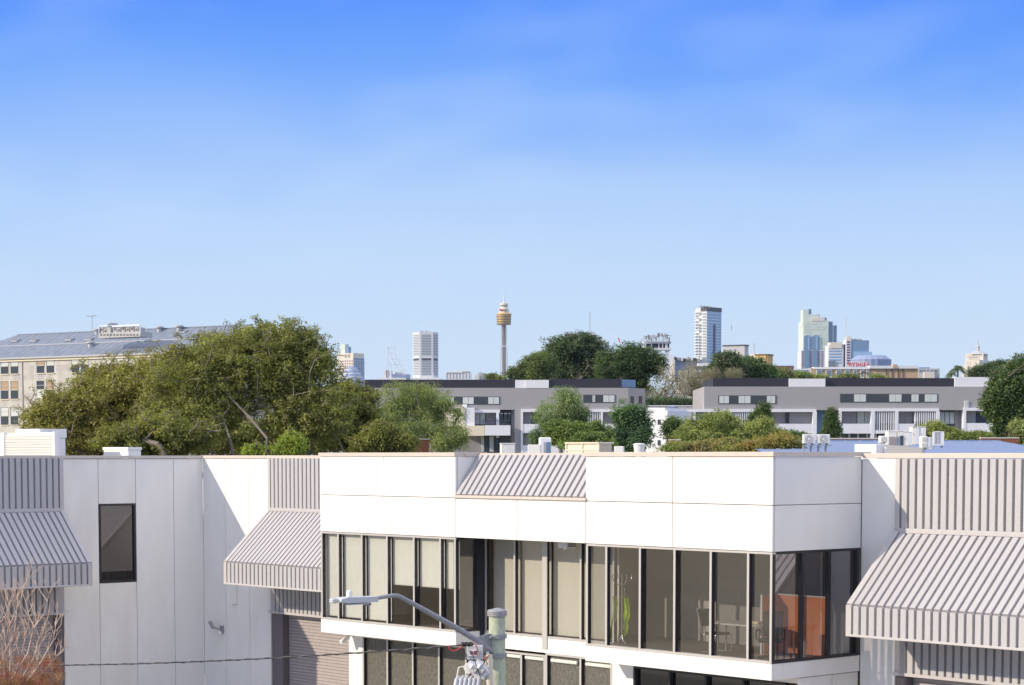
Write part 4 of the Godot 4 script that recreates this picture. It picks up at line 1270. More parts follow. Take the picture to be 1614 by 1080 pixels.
	# frame c
	pb(o, "beam", M.apartment_white, t, 1519, 643, 1610, 647.5, -1.8, 0.25)
	pb(o, "post", M.apartment_white, t, 1519, 647.5, 1522.8, 683, -1.8, 0.25)
	pb(o, "wall_infill", M.apartment_grey, t, 1524, 648, 1538, 667, -1.7, -1.0)
	pb(o, "glazing", M.antenna_dark, t, 1538.5, 648, 1600, 667, -1.7, -1.2)
	pb(o, "balustrade", M.apartment_white, t, 1522.8, 667, 1600, 681.5, -0.4, 0.2)
	for k in 3:
		pb(o, "vent_pipe", M.apartment_white, t, 1521 + k * 2.2, 632, 1522 + k * 2.2, 643, -0.1, 0.15)
	pb(o, "glazing", M.dark_glass, t, 1535, 683.5, 1567, 700, -1.7, -1.2)


# ---------- the old factory on the left ----------
func make_factory() -> void:
	var t := axes(150, 350, -0.55)
	var o := thing("factory_building", "weathered cream factory with slate-blue hipped roof and paired windows behind the big tree", "building", t.origin, YAW - 0.55)
	var ye := on(t, 150, 557.5).y
	var xa := on(t, -60, 600).x
	var xb := on(t, 338, 600).x
	fb(o, "wall", M.factory_wall, t, Vector3(xa, 0, -26), Vector3(xb, ye - 0.5, 0))
	fb(o, "cornice", M.apartment_cream, t, Vector3(xa - 0.2, ye - 0.9, -26.2), Vector3(xb + 0.2, ye - 0.5, 0.3))
	fb(o, "gutter", M.tower_grey, t, Vector3(xa - 0.5, ye - 0.5, 0.05), Vector3(xb + 0.5, ye - 0.2, 0.6))
	var r0 := on(t, 28, 527, -9.0)
	var r1 := on(t, 360, 514.5, -9.0)
	var yr := (r0.y + r1.y) * 0.5
	var b := MB.new()
	var e0 := Vector3(r0.x - 9.5, ye - 0.25, 0.5)
	var e1 := Vector3(xb + 0.5, ye - 0.25, 0.5)
	var p0 := Vector3(r0.x, yr, -9)
	var p1 := Vector3(xb + 0.5, yr, -9)
	b.quad(e0, e1, p1, p0)
	b.quad(Vector3(e0.x, e0.y, -18), e0, p0, p0 + Vector3(0, 0, -0.01))
	b.tri(e1, Vector3(e1.x, e1.y, -18.5), p1)
	b.quad(p0, p1, Vector3(e1.x, e1.y, -18.5), Vector3(e0.x, e0.y, -18.5))
	var roof := place(o, "roof", b.mesh(), M.slate, t)
	# lower roof in front of the hip
	fb(roof, "ridge", M.slate, t, p0 + Vector3(0, -0.05, -0.15), p1 + Vector3(0, 0.1, 0.15))
	var sl := p0 - Vector3(r0.x, e0.y, 0.5)
	var bs := Basis(Vector3.RIGHT, sl.normalized(), Vector3(0, -sl.z, sl.y).normalized())
	var up := bs.z
	var mid := Vector3(0, e0.y, 0.5) + sl * 0.5
	place(roof, "walkway", box_mesh(Vector3(p1.x - r0.x + 5.0, 0.18, 0.12)), M.tower_grey, t * Transform3D(bs, Vector3((r0.x - 5.0 + p1.x) * 0.5, mid.y, mid.z) + up * 0.05))
	# standing seams
	var x := r0.x + 0.6
	while x < xb:
		place(roof, "seam", box_mesh(Vector3(0.04, sl.length(), 0.02)), M.slate, t * Transform3D(bs, Vector3(x, mid.y, mid.z) + up * 0.012))
		x += 1.5
	for q in [[20, 537.5], [51, 537.5], [108, 536], [140, 535.5], [279, 523]]:
		var f := 0.62
		var h := on(t, q[0], q[1], -9.0 * f)
		var g := Vector3(h.x, e0.y, 0.5) + sl * ((h.y - e0.y) / sl.y)
		place(roof, "skylight", box_mesh(Vector3(1.5, 1.1, 0.3), 0.05), M.tower_grey, t * Transform3D(bs, g + up * 0.15))
		place(roof, "skylight_pane", box_mesh(Vector3(1.2, 0.8, 0.02)), M.dark_glass, t * Transform3D(bs, g + up * 0.31))
	for q in [[137, 524], [236, 521], [267, 519.5], [140, 546]]:
		var h2 := on(t, q[0], q[1], -5.5 if q[1] < 530 else -2.5)
		var g2 := Vector3(h2.x, e0.y, 0.5) + sl * clampf((h2.y - e0.y) / sl.y, 0.1, 0.9)
		var vb := MB.new()
		vb.lathe([Vector2(0.45, -0.4), Vector2(0.45, 0.5), Vector2(0.75, 0.55), Vector2(0.75, 0.8), Vector2(0.0, 1.0)], 12, g2)
		place(roof, "ventilator", vb.mesh(), M.tower_grey, t)
	# windows: pairs in columns, three rows
	for q in [[1, 13], [16.5, 28.5], [57.5, 69.5], [73, 85], [112.5, 124.5], [127.5, 139.5], [167, 179], [182.5, 194.5], [222, 234], [238, 250], [277, 289], [293, 305]]:
		for r in 3:
			var sh: float = (q[0] - 60.0) * -0.028
			var yy: Array = [[564.5, 588.0], [600.5, 628.0], [641.5, 669.0]][r]
			var k := sh * (0.8 if r == 0 else 0.55 if r == 1 else 0.4)
			var wd := pb(o, "window", M.dark_glass, t, q[0], yy[0] + k, q[1], yy[1] + k, -0.1, 0.03)
			pb(wd, "reveal", M.dome_blue, t, q[0] - 0.6, yy[0] + k - 0.5, q[0] + 0.3, yy[1] + k + 0.4, -0.1, 0.06)
			var z := lerpf(yy[0], yy[1], 0.5) + k
			pb(wd, "sash_bar", M.factory_wall, t, q[0] + 0.3, z - 0.5, q[1], z + 0.4, 0.03, 0.10)
			pb(wd, "sash_bar", M.factory_wall, t, q[0] + 0.3, lerpf(yy[0], z, 0.5) - 0.2, q[1], lerpf(yy[0], z, 0.5) + 0.2, 0.03, 0.08)
			pb(wd, "sill", M.apartment_cream, t, q[0] - 0.5, yy[1] + k + 0.4, q[1] + 0.5, yy[1] + k + 1.2, -0.1, 0.2)
			if (int(q[0]) * 7 + r * 5) % 3 == 0:
				pb(wd, "blind", M.amber_pane, t, q[0] + 0.6, yy[0] + k + 0.6, q[1] - 0.4, z - 0.7, 0.03, 0.05)
			elif (int(q[0]) * 3 + r) % 3 == 1:
				pb(wd, "blind", M.curtain, t, q[0] + 0.6, z + 0.6, q[1] - 0.4, yy[1] + k - 0.6, 0.03, 0.05)
			else:
				pb(wd, "blind", M.curtain, t, q[0] + 0.6, yy[0] + k + 0.6, q[1] - 0.4, z - 0.7, 0.03, 0.05)
	for q in [[46, 576, 53, 599], [20, 590, 31, 599], [60, 589, 69, 598], [88, 575, 107, 584], [37, 592, 41, 598], [31, 619, 37, 632], [41, 620, 49, 633], [53, 619, 56, 632]]:
		pb(o, "paint_patch", M.factory_patch, t, q[0], q[1], q[2], q[3], -0.05, 0.012)
	fb(o, "downpipe", M.factory_patch, t, Vector3(on(t, 35, 600).x, 0, 0.01), Vector3(on(t, 35, 600).x + 0.15, ye - 0.5, 0.16))
	# plant on the roof
	var tp := axes(188, 345, -0.55)
	o = thing("rooftop_plant", "row of white air conditioning units in a railed frame on the slate roof", "roof plant", Vector3(tp.origin.x, y_at(531, 345), tp.origin.z), YAW - 0.55)
	pb(o, "platform", M.tower_grey, tp, 155, 525.5, 221, 530.5, -3, 0)
	for k in 12:
		pb(o, "vent_slot", M.ac_dark, tp, 157.5 + k * 5.2, 526.8, 160.7 + k * 5.2, 529.2, 0.001, 0.03)
	for q in [[157, 516], [163, 518], [168.5, 509], [178, 515.5], [184, 517], [191, 514.5], [198, 516], [205, 514.5], [212, 516]]:
		pb(o, "unit_casing", M.ac_grey if int(q[0]) % 2 else M.tower_grey, tp, q[0], q[1], q[0] + 5.6, 525.5, -2, -0.2, 0.05)
		pb(o, "unit_grille", M.ac_dark, tp, q[0] + 1.2, q[1] + 2.2, q[0] + 4.0, q[1] + 5.4, -0.2, -0.15)
	for q in [[155, 513.5, 156, 526], [219.8, 512.5, 221, 526], [155, 513, 175, 514], [176, 513, 221, 513.8]]:
		pb(o, "rail", M.steel_white, tp, q[0], q[1], q[2], q[3], -0.1, 0.05)
	tp = axes(145, 345)
	var top := at(145, 498, 345)
	o = thing("television_antenna", "television antenna on a thin mast above the slate roof", "antenna", at(145, 522, 345), YAW)
	b = MB.new()
	b.tube([at(145, 526, 345), top], [0.06, 0.05], 6)
	place(o, "mast", b.mesh(), M.ac_grey)
	b = MB.new()
	b.tube([at(137, 498.5, 345), at(152, 497.6, 345)], [0.06, 0.06], 6)
	place(o, "boom", b.mesh(), M.ac_grey)
	for k in 5:
		b = MB.new()
		var m := at(139 + k * 2.4, 498.4, 345)
		b.tube([m - RIGHT * 0.05 + AHEAD * 0.5, m - AHEAD * 0.5 + RIGHT * 0.05], [0.03, 0.03], 5)
		place(o, "element", b.mesh(), M.ac_grey)


# ---------- the city far behind ----------
# windows on the vertical face from a to b (x, z in the axes of t)
func face_grid(o: Node3D, m: Material, t: Transform3D, a: Vector2, b: Vector2, y0: float, y1: float, rows: int, cols: int, fx: float, fy: float, called := "window", proud := 0.25, skip := 0.0) -> void:
	var d := (b - a) / cols
	var n := Vector2(-d.y, d.x).normalized()
	var w := d.length() * fx
	var h := (y1 - y0) / rows * fy
	var bm := box_mesh(Vector3(w, h, 0.5))
	var turn := atan2(-d.y, d.x)
	for i in rows:
		for j in cols:
			if skip > 0.0 and rng.randf() < skip:
				continue
			var c := a + d * (j + 0.5)
			c -= n * (0.25 - proud)
			place(o, called, bm, m, t * Transform3D(Basis(Vector3.UP, turn), Vector3(c.x, y0 + (y1 - y0) * (i + 0.5) / rows, c.y)))


# a tower whose near edge stands in column pe, its left face running to pl and its right face to pr; returns [node, axes, left x, right z, top y]
func tower(called: String, label: String, pl: float, pe: float, pr: float, top: float, d: float, turn: float, m: Material) -> Array:
	var t := axes(pe, d, turn)
	var xl := on(t, pl, 650).x
	var zr := on(t, pr, 650, 0.0, 0).z
	var yt := y_at(top, d)
	var o := thing(called, label, "building", t.origin, YAW + turn, "city skyline")
	fb(o, "tower_body", m, t, Vector3(xl, 0, zr), Vector3(0, yt, 0))
	return [o, t, xl, zr, yt]


func make_city() -> void:
	var a := -0.6
	# 1 cream hotel with spire at far left
	var q := tower("hotel_tower", "cream hotel tower with stepped top and thin spire, far left of the skyline", 532, 557.5, 574, 556.5, 3300, a, M.tower_cream)
	var o: Node3D = q[0]
	var t: Transform3D = q[1]
	fb(o, "shade_skin", M.tower_blue, t, Vector3(0.002, 0, q[3]), Vector3(0.8, q[4] - 8, -0.4))  # blue colour stands in for shade on the right face
	pb(o, "crown", M.tower_mint, t, 536, 543, 544, 557, -14, -4)
	pb(o, "crown", M.tower_blue, t, 545, 547, 549, 557, -12, -5)
	pb(o, "spire", M.steel_white, t, 537.2, 532, 538, 543, -8, -7)
	face_grid(o, M.maroon, t, Vector2(q[2], 0), Vector2(0, 0), y_at(600, 3300), y_at(567, 3300), 8, 7, 0.5, 0.5)
	face_grid(o, M.curtain, t, Vector2(0.8, 0), Vector2(0.8, q[3]), y_at(600, 3300), y_at(566, 3300), 9, 4, 0.45, 0.4)
	# blue dome
	t = axes(555, 1500)
	o = thing("dome_building", "blue tiered dome in front of the cream hotel tower", "building", t.origin, YAW, "city skyline")
	var s := 1500.0 / FOCAL
	var b := MB.new()
	b.lathe([Vector2(21 * s, 0), Vector2(21 * s, y_at(600, 1500)), Vector2(17 * s, y_at(594, 1500)), Vector2(13 * s, y_at(588, 1500)), Vector2(9.5 * s, y_at(582, 1500)), Vector2(5 * s, y_at(578, 1500)), Vector2(0, y_at(576.5, 1500))], 28)
	place(o, "dome", b.mesh(), M.dome_blue, t)
	for k in 3:
		b = MB.new()
		var r := (18.0 - k * 4.2) * s
		var y := y_at(595.5 - k * 6, 1500)
		b.lathe([Vector2(r - 0.4, y - 0.5), Vector2(r + 0.5, y - 0.4), Vector2(r + 0.5, y + 0.3), Vector2(r - 0.4, y + 0.5)], 28)
		place(o, "tier", b.mesh(), M.steel_white, t)
	# stadium light tower
	t = axes(620, 1200)
	o = thing("stadium_light_mast", "white lattice stadium mast leaning down to the right above the roofs", "mast", t.origin, YAW, "city skyline")
	var seg := [[[610.5, 603], [610.5, 543]], [[622.5, 590], [622.5, 543]], [[611, 556], [636, 592]], [[623, 560], [640, 592]], [[611, 556.5], [622, 557.5]], [[611, 547.5], [622.5, 548.5]], [[617.5, 565.5], [629, 565.5]], [[623, 574.5], [634, 575]], [[629, 583], [639, 583.5]], [[611, 575], [622, 574.5]], [[611, 566], [617, 581]], [[611, 549], [616, 556]]]
	for w in seg:
		b = MB.new()
		b.tube([at(w[0][0], w[0][1], 1200), at(w[1][0], w[1][1], 1200)], [0.16, 0.16], 5)
		place(o, "strut", b.mesh(), M.steel_white)
	t = axes(622, 1210)
	o = thing("grandstand", "pale stadium buildings at the foot of the lattice mast", "building", t.origin, YAW, "city skyline")
	pb(o, "block", M.apartment_white, t, 605, 583, 617, 606, -12, 0)
	pb(o, "fin", M.maroon, t, 608.5, 583.5, 611, 600, 0, 0.4)
	pb(o, "low_block", M.apartment_white, t, 595, 595.5, 640, 606, -10, 1)
	pb(o, "roof", M.dome_blue, t, 617, 590, 645, 597, -14, 0)
	pb(o, "roof", M.tower_grey, t, 622, 587, 634, 590, -12, -1)
	# white office tower with banded corners
	t = axes(671, 3000)
	o = thing("office_tower", "tall white office tower with horizontal window bands and cut corners", "building", t.origin, YAW, "city skyline")
	var yt := y_at(523.5, 3000)
	var p := []
	for w in [[650.5, -14.0], [661, 0.0], [682.5, 0.0], [690, -12.0]]:
		p.append(Vector2(on(t, w[0], 560, w[1]).x, w[1]))
	var poly := p.duplicate()
	poly.append(Vector2(p[3].x, -34))
	poly.append(Vector2(p[0].x, -34))
	b = MB.new()
	b.prism(poly, 0, yt)
	place(o, "tower_body", b.mesh(), M.tower_white, t)
	var pc := Vector2((p[1].x + p[2].x) * 0.5, 0)
	face_grid(o, M.far_glass, t, Vector2(lerpf(p[1].x, p[2].x, 0.16), 0), Vector2(lerpf(p[1].x, p[2].x, 0.86), 0), y_at(560.5, 3000), y_at(527, 3000), 13, 1, 1.0, 0.5)
	face_grid(o, M.far_glass, t, Vector2(lerpf(p[1].x, p[2].x, 0.16), 0), Vector2(lerpf(p[1].x, p[2].x, 0.86), 0), y_at(592, 3000), y_at(569, 3000), 9, 1, 1.0, 0.5)
	face_grid(o, M.antenna_dark, t, Vector2(lerpf(p[1].x, p[2].x, 0.16), 0), Vector2(lerpf(p[1].x, p[2].x, 0.86), 0), y_at(568.6, 3000), y_at(564.5, 3000), 1, 1, 1.0, 0.9)
	for w in [[p[0], p[1]], [p[2], p[3]]]:
		face_grid(o, M.far_glass, t, w[0].lerp(w[1], 0.1), w[0].lerp(w[1], 0.95), y_at(560.5, 3000), y_at(527, 3000), 13, 1, 1.0, 0.42)
		face_grid(o, M.far_glass, t, w[0].lerp(w[1], 0.1), w[0].lerp(w[1], 0.95), y_at(592, 3000), y_at(569, 3000), 9, 1, 1.0, 0.42)
		face_grid(o, M.antenna_dark, t, w[0].lerp(w[1], 0.1), w[0].lerp(w[1], 0.95), y_at(568.6, 3000), y_at(564.5, 3000), 1, 1, 1.0, 0.9)
	for k in 6:
		pb(o, "roof_plant", M.ac_grey, t, 663 + k * 2.7, 521.0 + (k % 3) * 0.9, 665 + k * 2.7, 524, -16, -8)
	pb(o, "podium", M.apartment_white, t, 646, 595.5, 695, 610, -30, 6)
	# low white colonnaded block, barrel roof
	t = axes(720, 900)
	o = thing("low_block", "low white block with ribbed upper storey right of the white office tower", "building", t.origin, YAW, "city skyline")
	pb(o, "block", M.apartment_white, t, 703, 588, 743, 606, -10, 0)
	for k in 8:
		pb(o, "rib", M.ac_grey, t, 703.5 + k * 5.0, 588.5, 704.3 + k * 5.0, 597, 0, 0.2)
	pb(o, "parapet", M.tower_cream, t, 703, 586.5, 729, 588, -9, 0.3)
	pb(o, "parapet", M.ac_grey, t, 729.3, 585.5, 741, 588, -9, 0.1)
	t = axes(759, 950)
	o = thing("barrel_hall", "small white hall with curved glazed roof left of the observation tower", "building", t.origin, YAW, "city skyline")
	var arc := []
	for k in 13:
		var f := k / 12.0
		arc.append(at(lerpf(748.5, 771, f), 597.5 - 11.0 * pow(sin(PI * pow(f, 0.75)), 0.7), 950))
	b = MB.new()
	for k in 12:
		var u0: Vector3 = arc[k]
		var u1: Vector3 = arc[k + 1]
		b.quad(u0, u1, u1 + AHEAD * 12, u0 + AHEAD * 12)
		b.quad(u0, Vector3(u0.x, 0, u0.z), Vector3(u1.x, 0, u1.z), u1)
	place(o, "roof", b.mesh(), M.steel_white)
	for k in range(1, 12, 2):
		b = MB.new()
		b.tube([arc[k] - AHEAD * 0.3, Vector3(arc[k].x, at(750, 600, 950).y, arc[k].z) - AHEAD * 0.3], [0.18, 0.18], 5)
		place(o, "rib", b.mesh(), M.tower_grey)
	pb(o, "end_panel", M.tower_cream, t, 748.5, 592, 755, 606, -3, 1.2)
	observation_tower()
	# stepped tower with mast behind the spreading tree
	t = axes(938, 2600)
	o = thing("stepped_tower", "pale stepped tower with a tall mast behind the dark spreading tree", "building", t.origin, YAW, "city skyline")
	pb(o, "body", M.tower_white, t, 926, 535, 955, 620, -30, 0)
	pb(o, "wing", M.tower_grey, t, 955, 539, 960, 620, -30, -3)
	pb(o, "wing", M.tower_white, t, 958, 555, 966, 620, -30, -1)
	pb(o, "crown", M.tower_white, t, 925, 528, 947, 535, -26, -2)
	pb(o, "crown", M.tower_grey, t, 922, 523.5, 938, 529, -24, -3)
	pb(o, "crown", M.far_glass, t, 931, 531, 950, 532.2, -20, 0.8)
	pb(o, "mast", M.ac_grey, t, 929.3, 491, 930.3, 523.5, -12, -11)
	face_grid(o, M.ac_grey, t, Vector2(on(t, 927, 560).x, 0), Vector2(on(t, 954, 560).x, 0), y_at(598, 2600), y_at(541, 2600), 14, 1, 0.95, 0.3)
	# rooftop antenna frame
	t = axes(1035, 420)
	o = thing("antenna_frame", "white rooftop frame with dark panels crowded with telephone antennas", "antenna", t.origin, YAW)
	for w in [[1014.5, 538.3, 1058, 541.5], [1014.5, 548.5, 1058, 551.8]]:
		pb(o, "beam", M.steel_white, t, w[0], w[1], w[2], w[3], -3, 0)
	for w in [[1014.5, 1018.6], [1026, 1027.8], [1037.9, 1039.3], [1043.7, 1045.2], [1048.5, 1052.5]]:
		pb(o, "stud", M.steel_white, t, w[0], 541.5, w[1], 548.5, -1, -0.02)
	for w in [[1018.6, 1026], [1027.8, 1037.9], [1039.3, 1043.7], [1045.2, 1048.5], [1052.5, 1055]]:
		pb(o, "panel", M.antenna_dark, t, w[0], 541.5, w[1], 548.5, -0.9, -0.3)
	for w in [[1014.5, 1018], [1049, 1054.5]]:
		pb(o, "leg", M.steel_white, t, w[0], 551.8, w[1], 600, -2, -0.3)
	pb(o, "leg", M.ac_grey, t, 1041.3, 551.8, 1041.9, 568, -1.2, -1.0)
	for k in 14:
		var x := 1015.0 + k * 3.1 + rng.randf_range(-0.6, 0.6)
		var hgt := rng.randf_range(524, 531)
		b = MB.new()
		b.tube([at(x, 539, 419.5), at(x + rng.randf_range(-0.3, 0.3), hgt, 419.5)], [0.06, 0.06], 5)
		var mm := place(o, "antenna_pole", b.mesh(), M.ac_grey)
		pb(o, "antenna_panel", M.antenna_dark if k % 5 else M.steel_white, t, x - 1.0, hgt + 1.0, x + 1.0, hgt + rng.randf_range(5, 9), 0.1, 0.35)
	for w in [[1015, 530, 1058, 529], [1020, 538, 1026, 528], [1029, 528, 1034, 536], [1044, 537, 1052, 531]]:
		b = MB.new()
		b.tube([at(w[0], w[1], 419.6), at(w[2], w[3], 419.6)], [0.07, 0.07], 5)
		place(o, "brace", b.mesh(), M.ac_grey)
	t = axes(1070, 430)
	o = thing("roof_building", "cluttered pale rooftop block to the right of the antenna frame", "building", t.origin, YAW)
	pb(o, "block", M.apartment_white, t, 1052, 560.5, 1064, 600, -6, 0)
	pb(o, "block", M.dome_blue, t, 1064, 564, 1076, 600, -6, -0.5)
	pb(o, "block", M.tower_grey, t, 1076, 564.5, 1115, 600, -8, -1)
	pb(o, "block", M.factory_wall, t, 1070, 584, 1112, 650, -6, 1)
	pb(o, "parapet", M.apartment_white, t, 1100, 572.5, 1120, 577, -5, 1.5)
	for k in 9:
		pb(o, "roof_unit", [M.antenna_dark, M.ac_grey, M.ac_white][k % 3], t, 1063 + k * 5.2, 562.5 + (k * 5 % 4), 1066 + k * 5.2, 567 + (k * 5 % 4), -2, 0.3)
	pb(o, "pipe", M.apartment_cream, t, 1060.5, 572, 1062, 600, 0.1, 0.5)
	# glass tower
	q = tower("glass_tower", "blue glass apartment tower with white balconies on its left side", 1095.5, 1112.5, 1135.5, 485, 2500, -0.75, M.tower_white)
	o = q[0]
	t = q[1]
	fb(o, "glass_skin", M.tower_glass, t, Vector3(0.002, 0, q[3]), Vector3(0.6, q[4] - 4, -0.5))
	fb(o, "crown", M.antenna_dark, t, Vector3(-9, q[4] - 4.2, q[3] - 0.3), Vector3(0.9, q[4] + 1.0, 0.4))
	face_grid(o, M.steel_white, t, Vector2(0.62, -0.5), Vector2(0.62, q[3]), 90, q[4] - 5, 27, 1, 1.0, 0.16, "spandrel")
	face_grid(o, M.tower_blue, t, Vector2(0.62, -0.5), Vector2(0.62, q[3]), 60, q[4] - 5, 1, 11, 0.14, 1.0, "fin")
	fb(o, "recess_panel", M.purple, t, Vector3(0.61, 100, q[3] * 0.58), Vector3(1.2, q[4] - 20, q[3] * 0.42))
	fb(o, "recess_panel", M.maroon, t, Vector3(0.61, 60, q[3] * 0.60), Vector3(1.3, 99.9, q[3] * 0.40))
	face_grid(o, M.far_glass, t, Vector2(q[2], 0), Vector2(q[2] * 0.40, 0), 90, q[4] - 2, 28, 2, 0.8, 0.55, "window", 0.25, 0.25)
	face_grid(o, M.far_glass, t, Vector2(q[2] * 0.36, 0), Vector2(-0.5, 0), 90, q[4] - 6, 27, 3, 0.55, 0.5)
	face_grid(o, M.apartment_white, t, Vector2(q[2] * 1.05, 0.9), Vector2(q[2] * 0.6, 0.9), 88, q[4] - 3, 28, 1, 1.0, 0.28, "balcony")
	b = MB.new()
	b.tube([at(1103, 482.3, 2500), at(1120, 483.8, 2500)], [0.7, 0.7], 5)
	b.tube([at(1118, 483.5, 2500), at(1118, 487, 2500)], [0.5, 0.5], 5)
	place(o, "maintenance_boom", b.mesh(), M.ac_grey)
	# grey box with crane, tan block
	q = tower("concrete_block", "plain grey concrete block with dark roof edge right of the glass tower", 1139, 1172.5, 1179, 545, 700, -0.5, M.tower_grey)
	fb(q[0], "roof_edge", M.antenna_dark, q[1], Vector3(q[2] - 0.2, q[4], q[3] - 0.2), Vector3(0.2, q[4] + 0.4, 0.2))
	pb(q[0], "vent", M.apartment_white, q[1], 1156.5, 550, 1158.5, 553.5, 0.01, 0.2)
	pb(q[0], "window", M.far_glass, q[1], 1167.5, 562, 1169.5, 566.5, 0.01, 0.15)
	q = tower("tan_block", "tan and cream block with flat roof right of the grey concrete block", 1189.5, 1208.5, 1217.5, 559.5, 650, -0.5, M.tan)
	fb(q[0], "roof_edge", M.bronze, q[1], Vector3(q[2] - 0.2, q[4], q[3] - 0.2), Vector3(0.3, q[4] + 0.3, 0.3))
	pb(q[0], "side_block", M.tower_cream, q[1], 1181, 558, 1190, 610, -8, -1)
	pb(q[0], "drainpipe", M.bronze, q[1], 1207, 560, 1208, 610, 0.01, 0.15)
	b = MB.new()
	b.tube([at(1188.5, 541, 655), at(1188.8, 559, 655)], [0.12, 0.14], 5)
	place(q[0], "mast", b.mesh(), M.ac_grey)
	pb(q[0], "roof_unit", M.ac_white, q[1], 1192, 557.6, 1196, 559.4, -2, -1)
	t = axes(1236, 620)
	o = thing("maroon_roof_house", "long maroon roof of a low house behind the trees", "building", t.origin, YAW)
	pb(o, "wall", M.tan_brick, t, 1218, 581, 1250, 610, -8, 0)
	pb(o, "roof", M.maroon, t, 1217, 576.5, 1251.5, 581.5, -9, 0.4)
	# mint tower with arched glass
	t = axes(1290, 2300, 0.0)
	o = thing("mint_tower", "stepped mint-white tower with two arched blue glass bays", "building", t.origin, YAW, "city skyline")
	pb(o, "body", M.tower_mint, t, 1266.5, 505, 1305, 620, -40, 0)
	pb(o, "shoulder", M.tower_mint, t, 1266, 488, 1274.5, 514, -20, -0.5)
	pb(o, "shoulder", M.tower_mint, t, 1274.5, 496, 1291, 506, -20, -0.6)
	pb(o, "shoulder", M.tower_cream, t, 1279, 501, 1300, 506, -18, 0.5)
	for w in [[1275, 487, 1279, 495], [1287, 495.5, 1292, 501], [1296, 500.5, 1303, 505.5]]:
		pb(o, "roof_unit", M.tower_blue, t, w[0], w[1], w[2], w[3], -16, -8)
	pb(o, "side_block", M.tower_blue, t, 1305, 507, 1311.5, 620, -38, -2)
	pb(o, "side_block", M.tower_blue, t, 1311.8, 513, 1318, 620, -34, -4)
	pb(o, "side_rib", M.tower_mint, t, 1312, 513, 1313.2, 620, -4, -3.4)
	for w in [[1267.5, 1278], [1280.5, 1291]]:
		pb(o, "glass_bay", M.tower_blue, t, w[0], 531, w[1], 620, 0, 1.2)
		b = MB.new()
		var c0 := on(t, (w[0] + w[1]) * 0.5, 531, 0.6)
		var rr := on(t, w[1], 531, 0.6).x - c0.x
		var pts := []
		for k in 13:
			var g := PI * k / 12.0
			pts.append(Vector2(c0.x + rr * cos(g), c0.y + rr * 0.45 * sin(g)))
		for k in 12:
			b.quad(Vector3(c0.x, c0.y, 1.2), Vector3(pts[k].x, pts[k].y, 1.2), Vector3(pts[k + 1].x, pts[k + 1].y, 1.2), Vector3(c0.x, c0.y, 1.2) + Vector3(0, 0.001, 0))
			b.quad(Vector3(pts[k].x, pts[k].y, 1.2), Vector3(pts[k].x, pts[k].y, 0), Vector3(pts[k + 1].x, pts[k + 1].y, 0), Vector3(pts[k + 1].x, pts[k + 1].y, 1.2))
		place(o, "arched_head", b.mesh(), M.tower_blue, t)
		pb(o, "bay_rib", M.tower_glass, t, lerpf(w[0], w[1], 0.62), 530, lerpf(w[0], w[1], 0.72), 620, 1.2, 1.6)
	face_grid(o, M.ac_grey, t, Vector2(on(t, 1268, 520).x, 0), Vector2(on(t, 1304, 520).x, 0), y_at(530, 2300), y_at(509, 2300), 5, 12, 0.35, 0.35, "window", 0.25, 0.35)
	face_grid(o, M.ac_grey, t, Vector2(on(t, 1294, 550).x, 0), Vector2(on(t, 1304, 550).x, 0), y_at(560, 2300), y_at(532, 2300), 7, 3, 0.4, 0.35, "window", 0.25, 0.2)
	# balcony block in front of it
	t = axes(1285, 1500)
	o = thing("balcony_block", "white flats with dark stacked balconies in front of the mint tower", "building", t.origin, YAW, "city skyline")
	pb(o, "body", M.tower_white, t, 1263, 552, 1305, 620, -20, 0)
	for w in [[1264, 1267], [1276, 1280], [1289, 1292.5], [1294.5, 1297.5], [1300, 1304]]:
		face_grid(o, M.purple, t, Vector2(on(t, w[0], 560).x, 0), Vector2(on(t, w[1], 560).x, 0), y_at(582, 1500), y_at(553, 1500), 9, 1, 1.0, 0.5, "balcony_opening")
	pb(o, "glass_bay", M.tower_blue, t, 1268, 551, 1275.5, 620, 0, 0.6)
	pb(o, "glass_bay", M.tower_blue, t, 1281, 551, 1288, 620, 0, 0.6)
	# banded block
	t = axes(1318, 1400)
	o = thing("banded_block", "cream block with horizontal glass bands right of the balcony flats", "building", t.origin, YAW, "city skyline")
	pb(o, "body", M.tower_white, t, 1306, 544, 1329, 620, -16, 0)
	pb(o, "upper_box", M.tower_cream, t, 1308.5, 539.5, 1327, 549, -12, 0.5)
	pb(o, "side", M.purple, t, 1329, 543, 1332, 620, -14, -1)
	for k in 5:
		pb(o, "glass_band", M.tower_glass, t, 1307, 552 + k * 4.6, 1326, 554 + k * 4.6, 0.01, 0.3)
	pb(o, "dark_bay", M.far_glass, t, 1306, 569, 1317, 582, 0.3, 0.7)
	# blue-grey block with mast
	t = axes(1350, 1700)
	o = thing("blue_block", "blue-grey slab block with pale banded edge and thin mast", "building", t.origin, YAW, "city skyline")
	pb(o, "body", M.tower_blue, t, 1341, 536.5, 1369, 620, -18, 0)
	pb(o, "banded_edge", M.tower_white, t, 1334, 534.5, 1341, 620, -16, 0.4)
	pb(o, "wing", M.tower_glass, t, 1346, 554.5, 1374, 620, -18, 2)
	pb(o, "parapet", M.tower_cream, t, 1335, 530.5, 1342, 535, -10, 0)
	for k in 9:
		pb(o, "window", M.purple, t, 1335, 538 + k * 4.2, 1340, 540 + k * 4.2, 0.4, 0.7)
	for k in 6:
		pb(o, "roof_unit", M.ac_grey, t, 1342 + k * 3.0, 534.0 + (k % 2), 1344 + k * 3.0, 536.5, -8, -4)
	pb(o, "mast", M.steel_white, t, 1333, 498, 1333.8, 535, -3, -2.4)
	# round pleated hall with the red sign
	t = axes(1371, 900)
	o = thing("round_hall", "round hall with pleated blue-grey conical roof behind the red sign", "building", t.origin, YAW, "city skyline")
	s = 900.0 / FOCAL
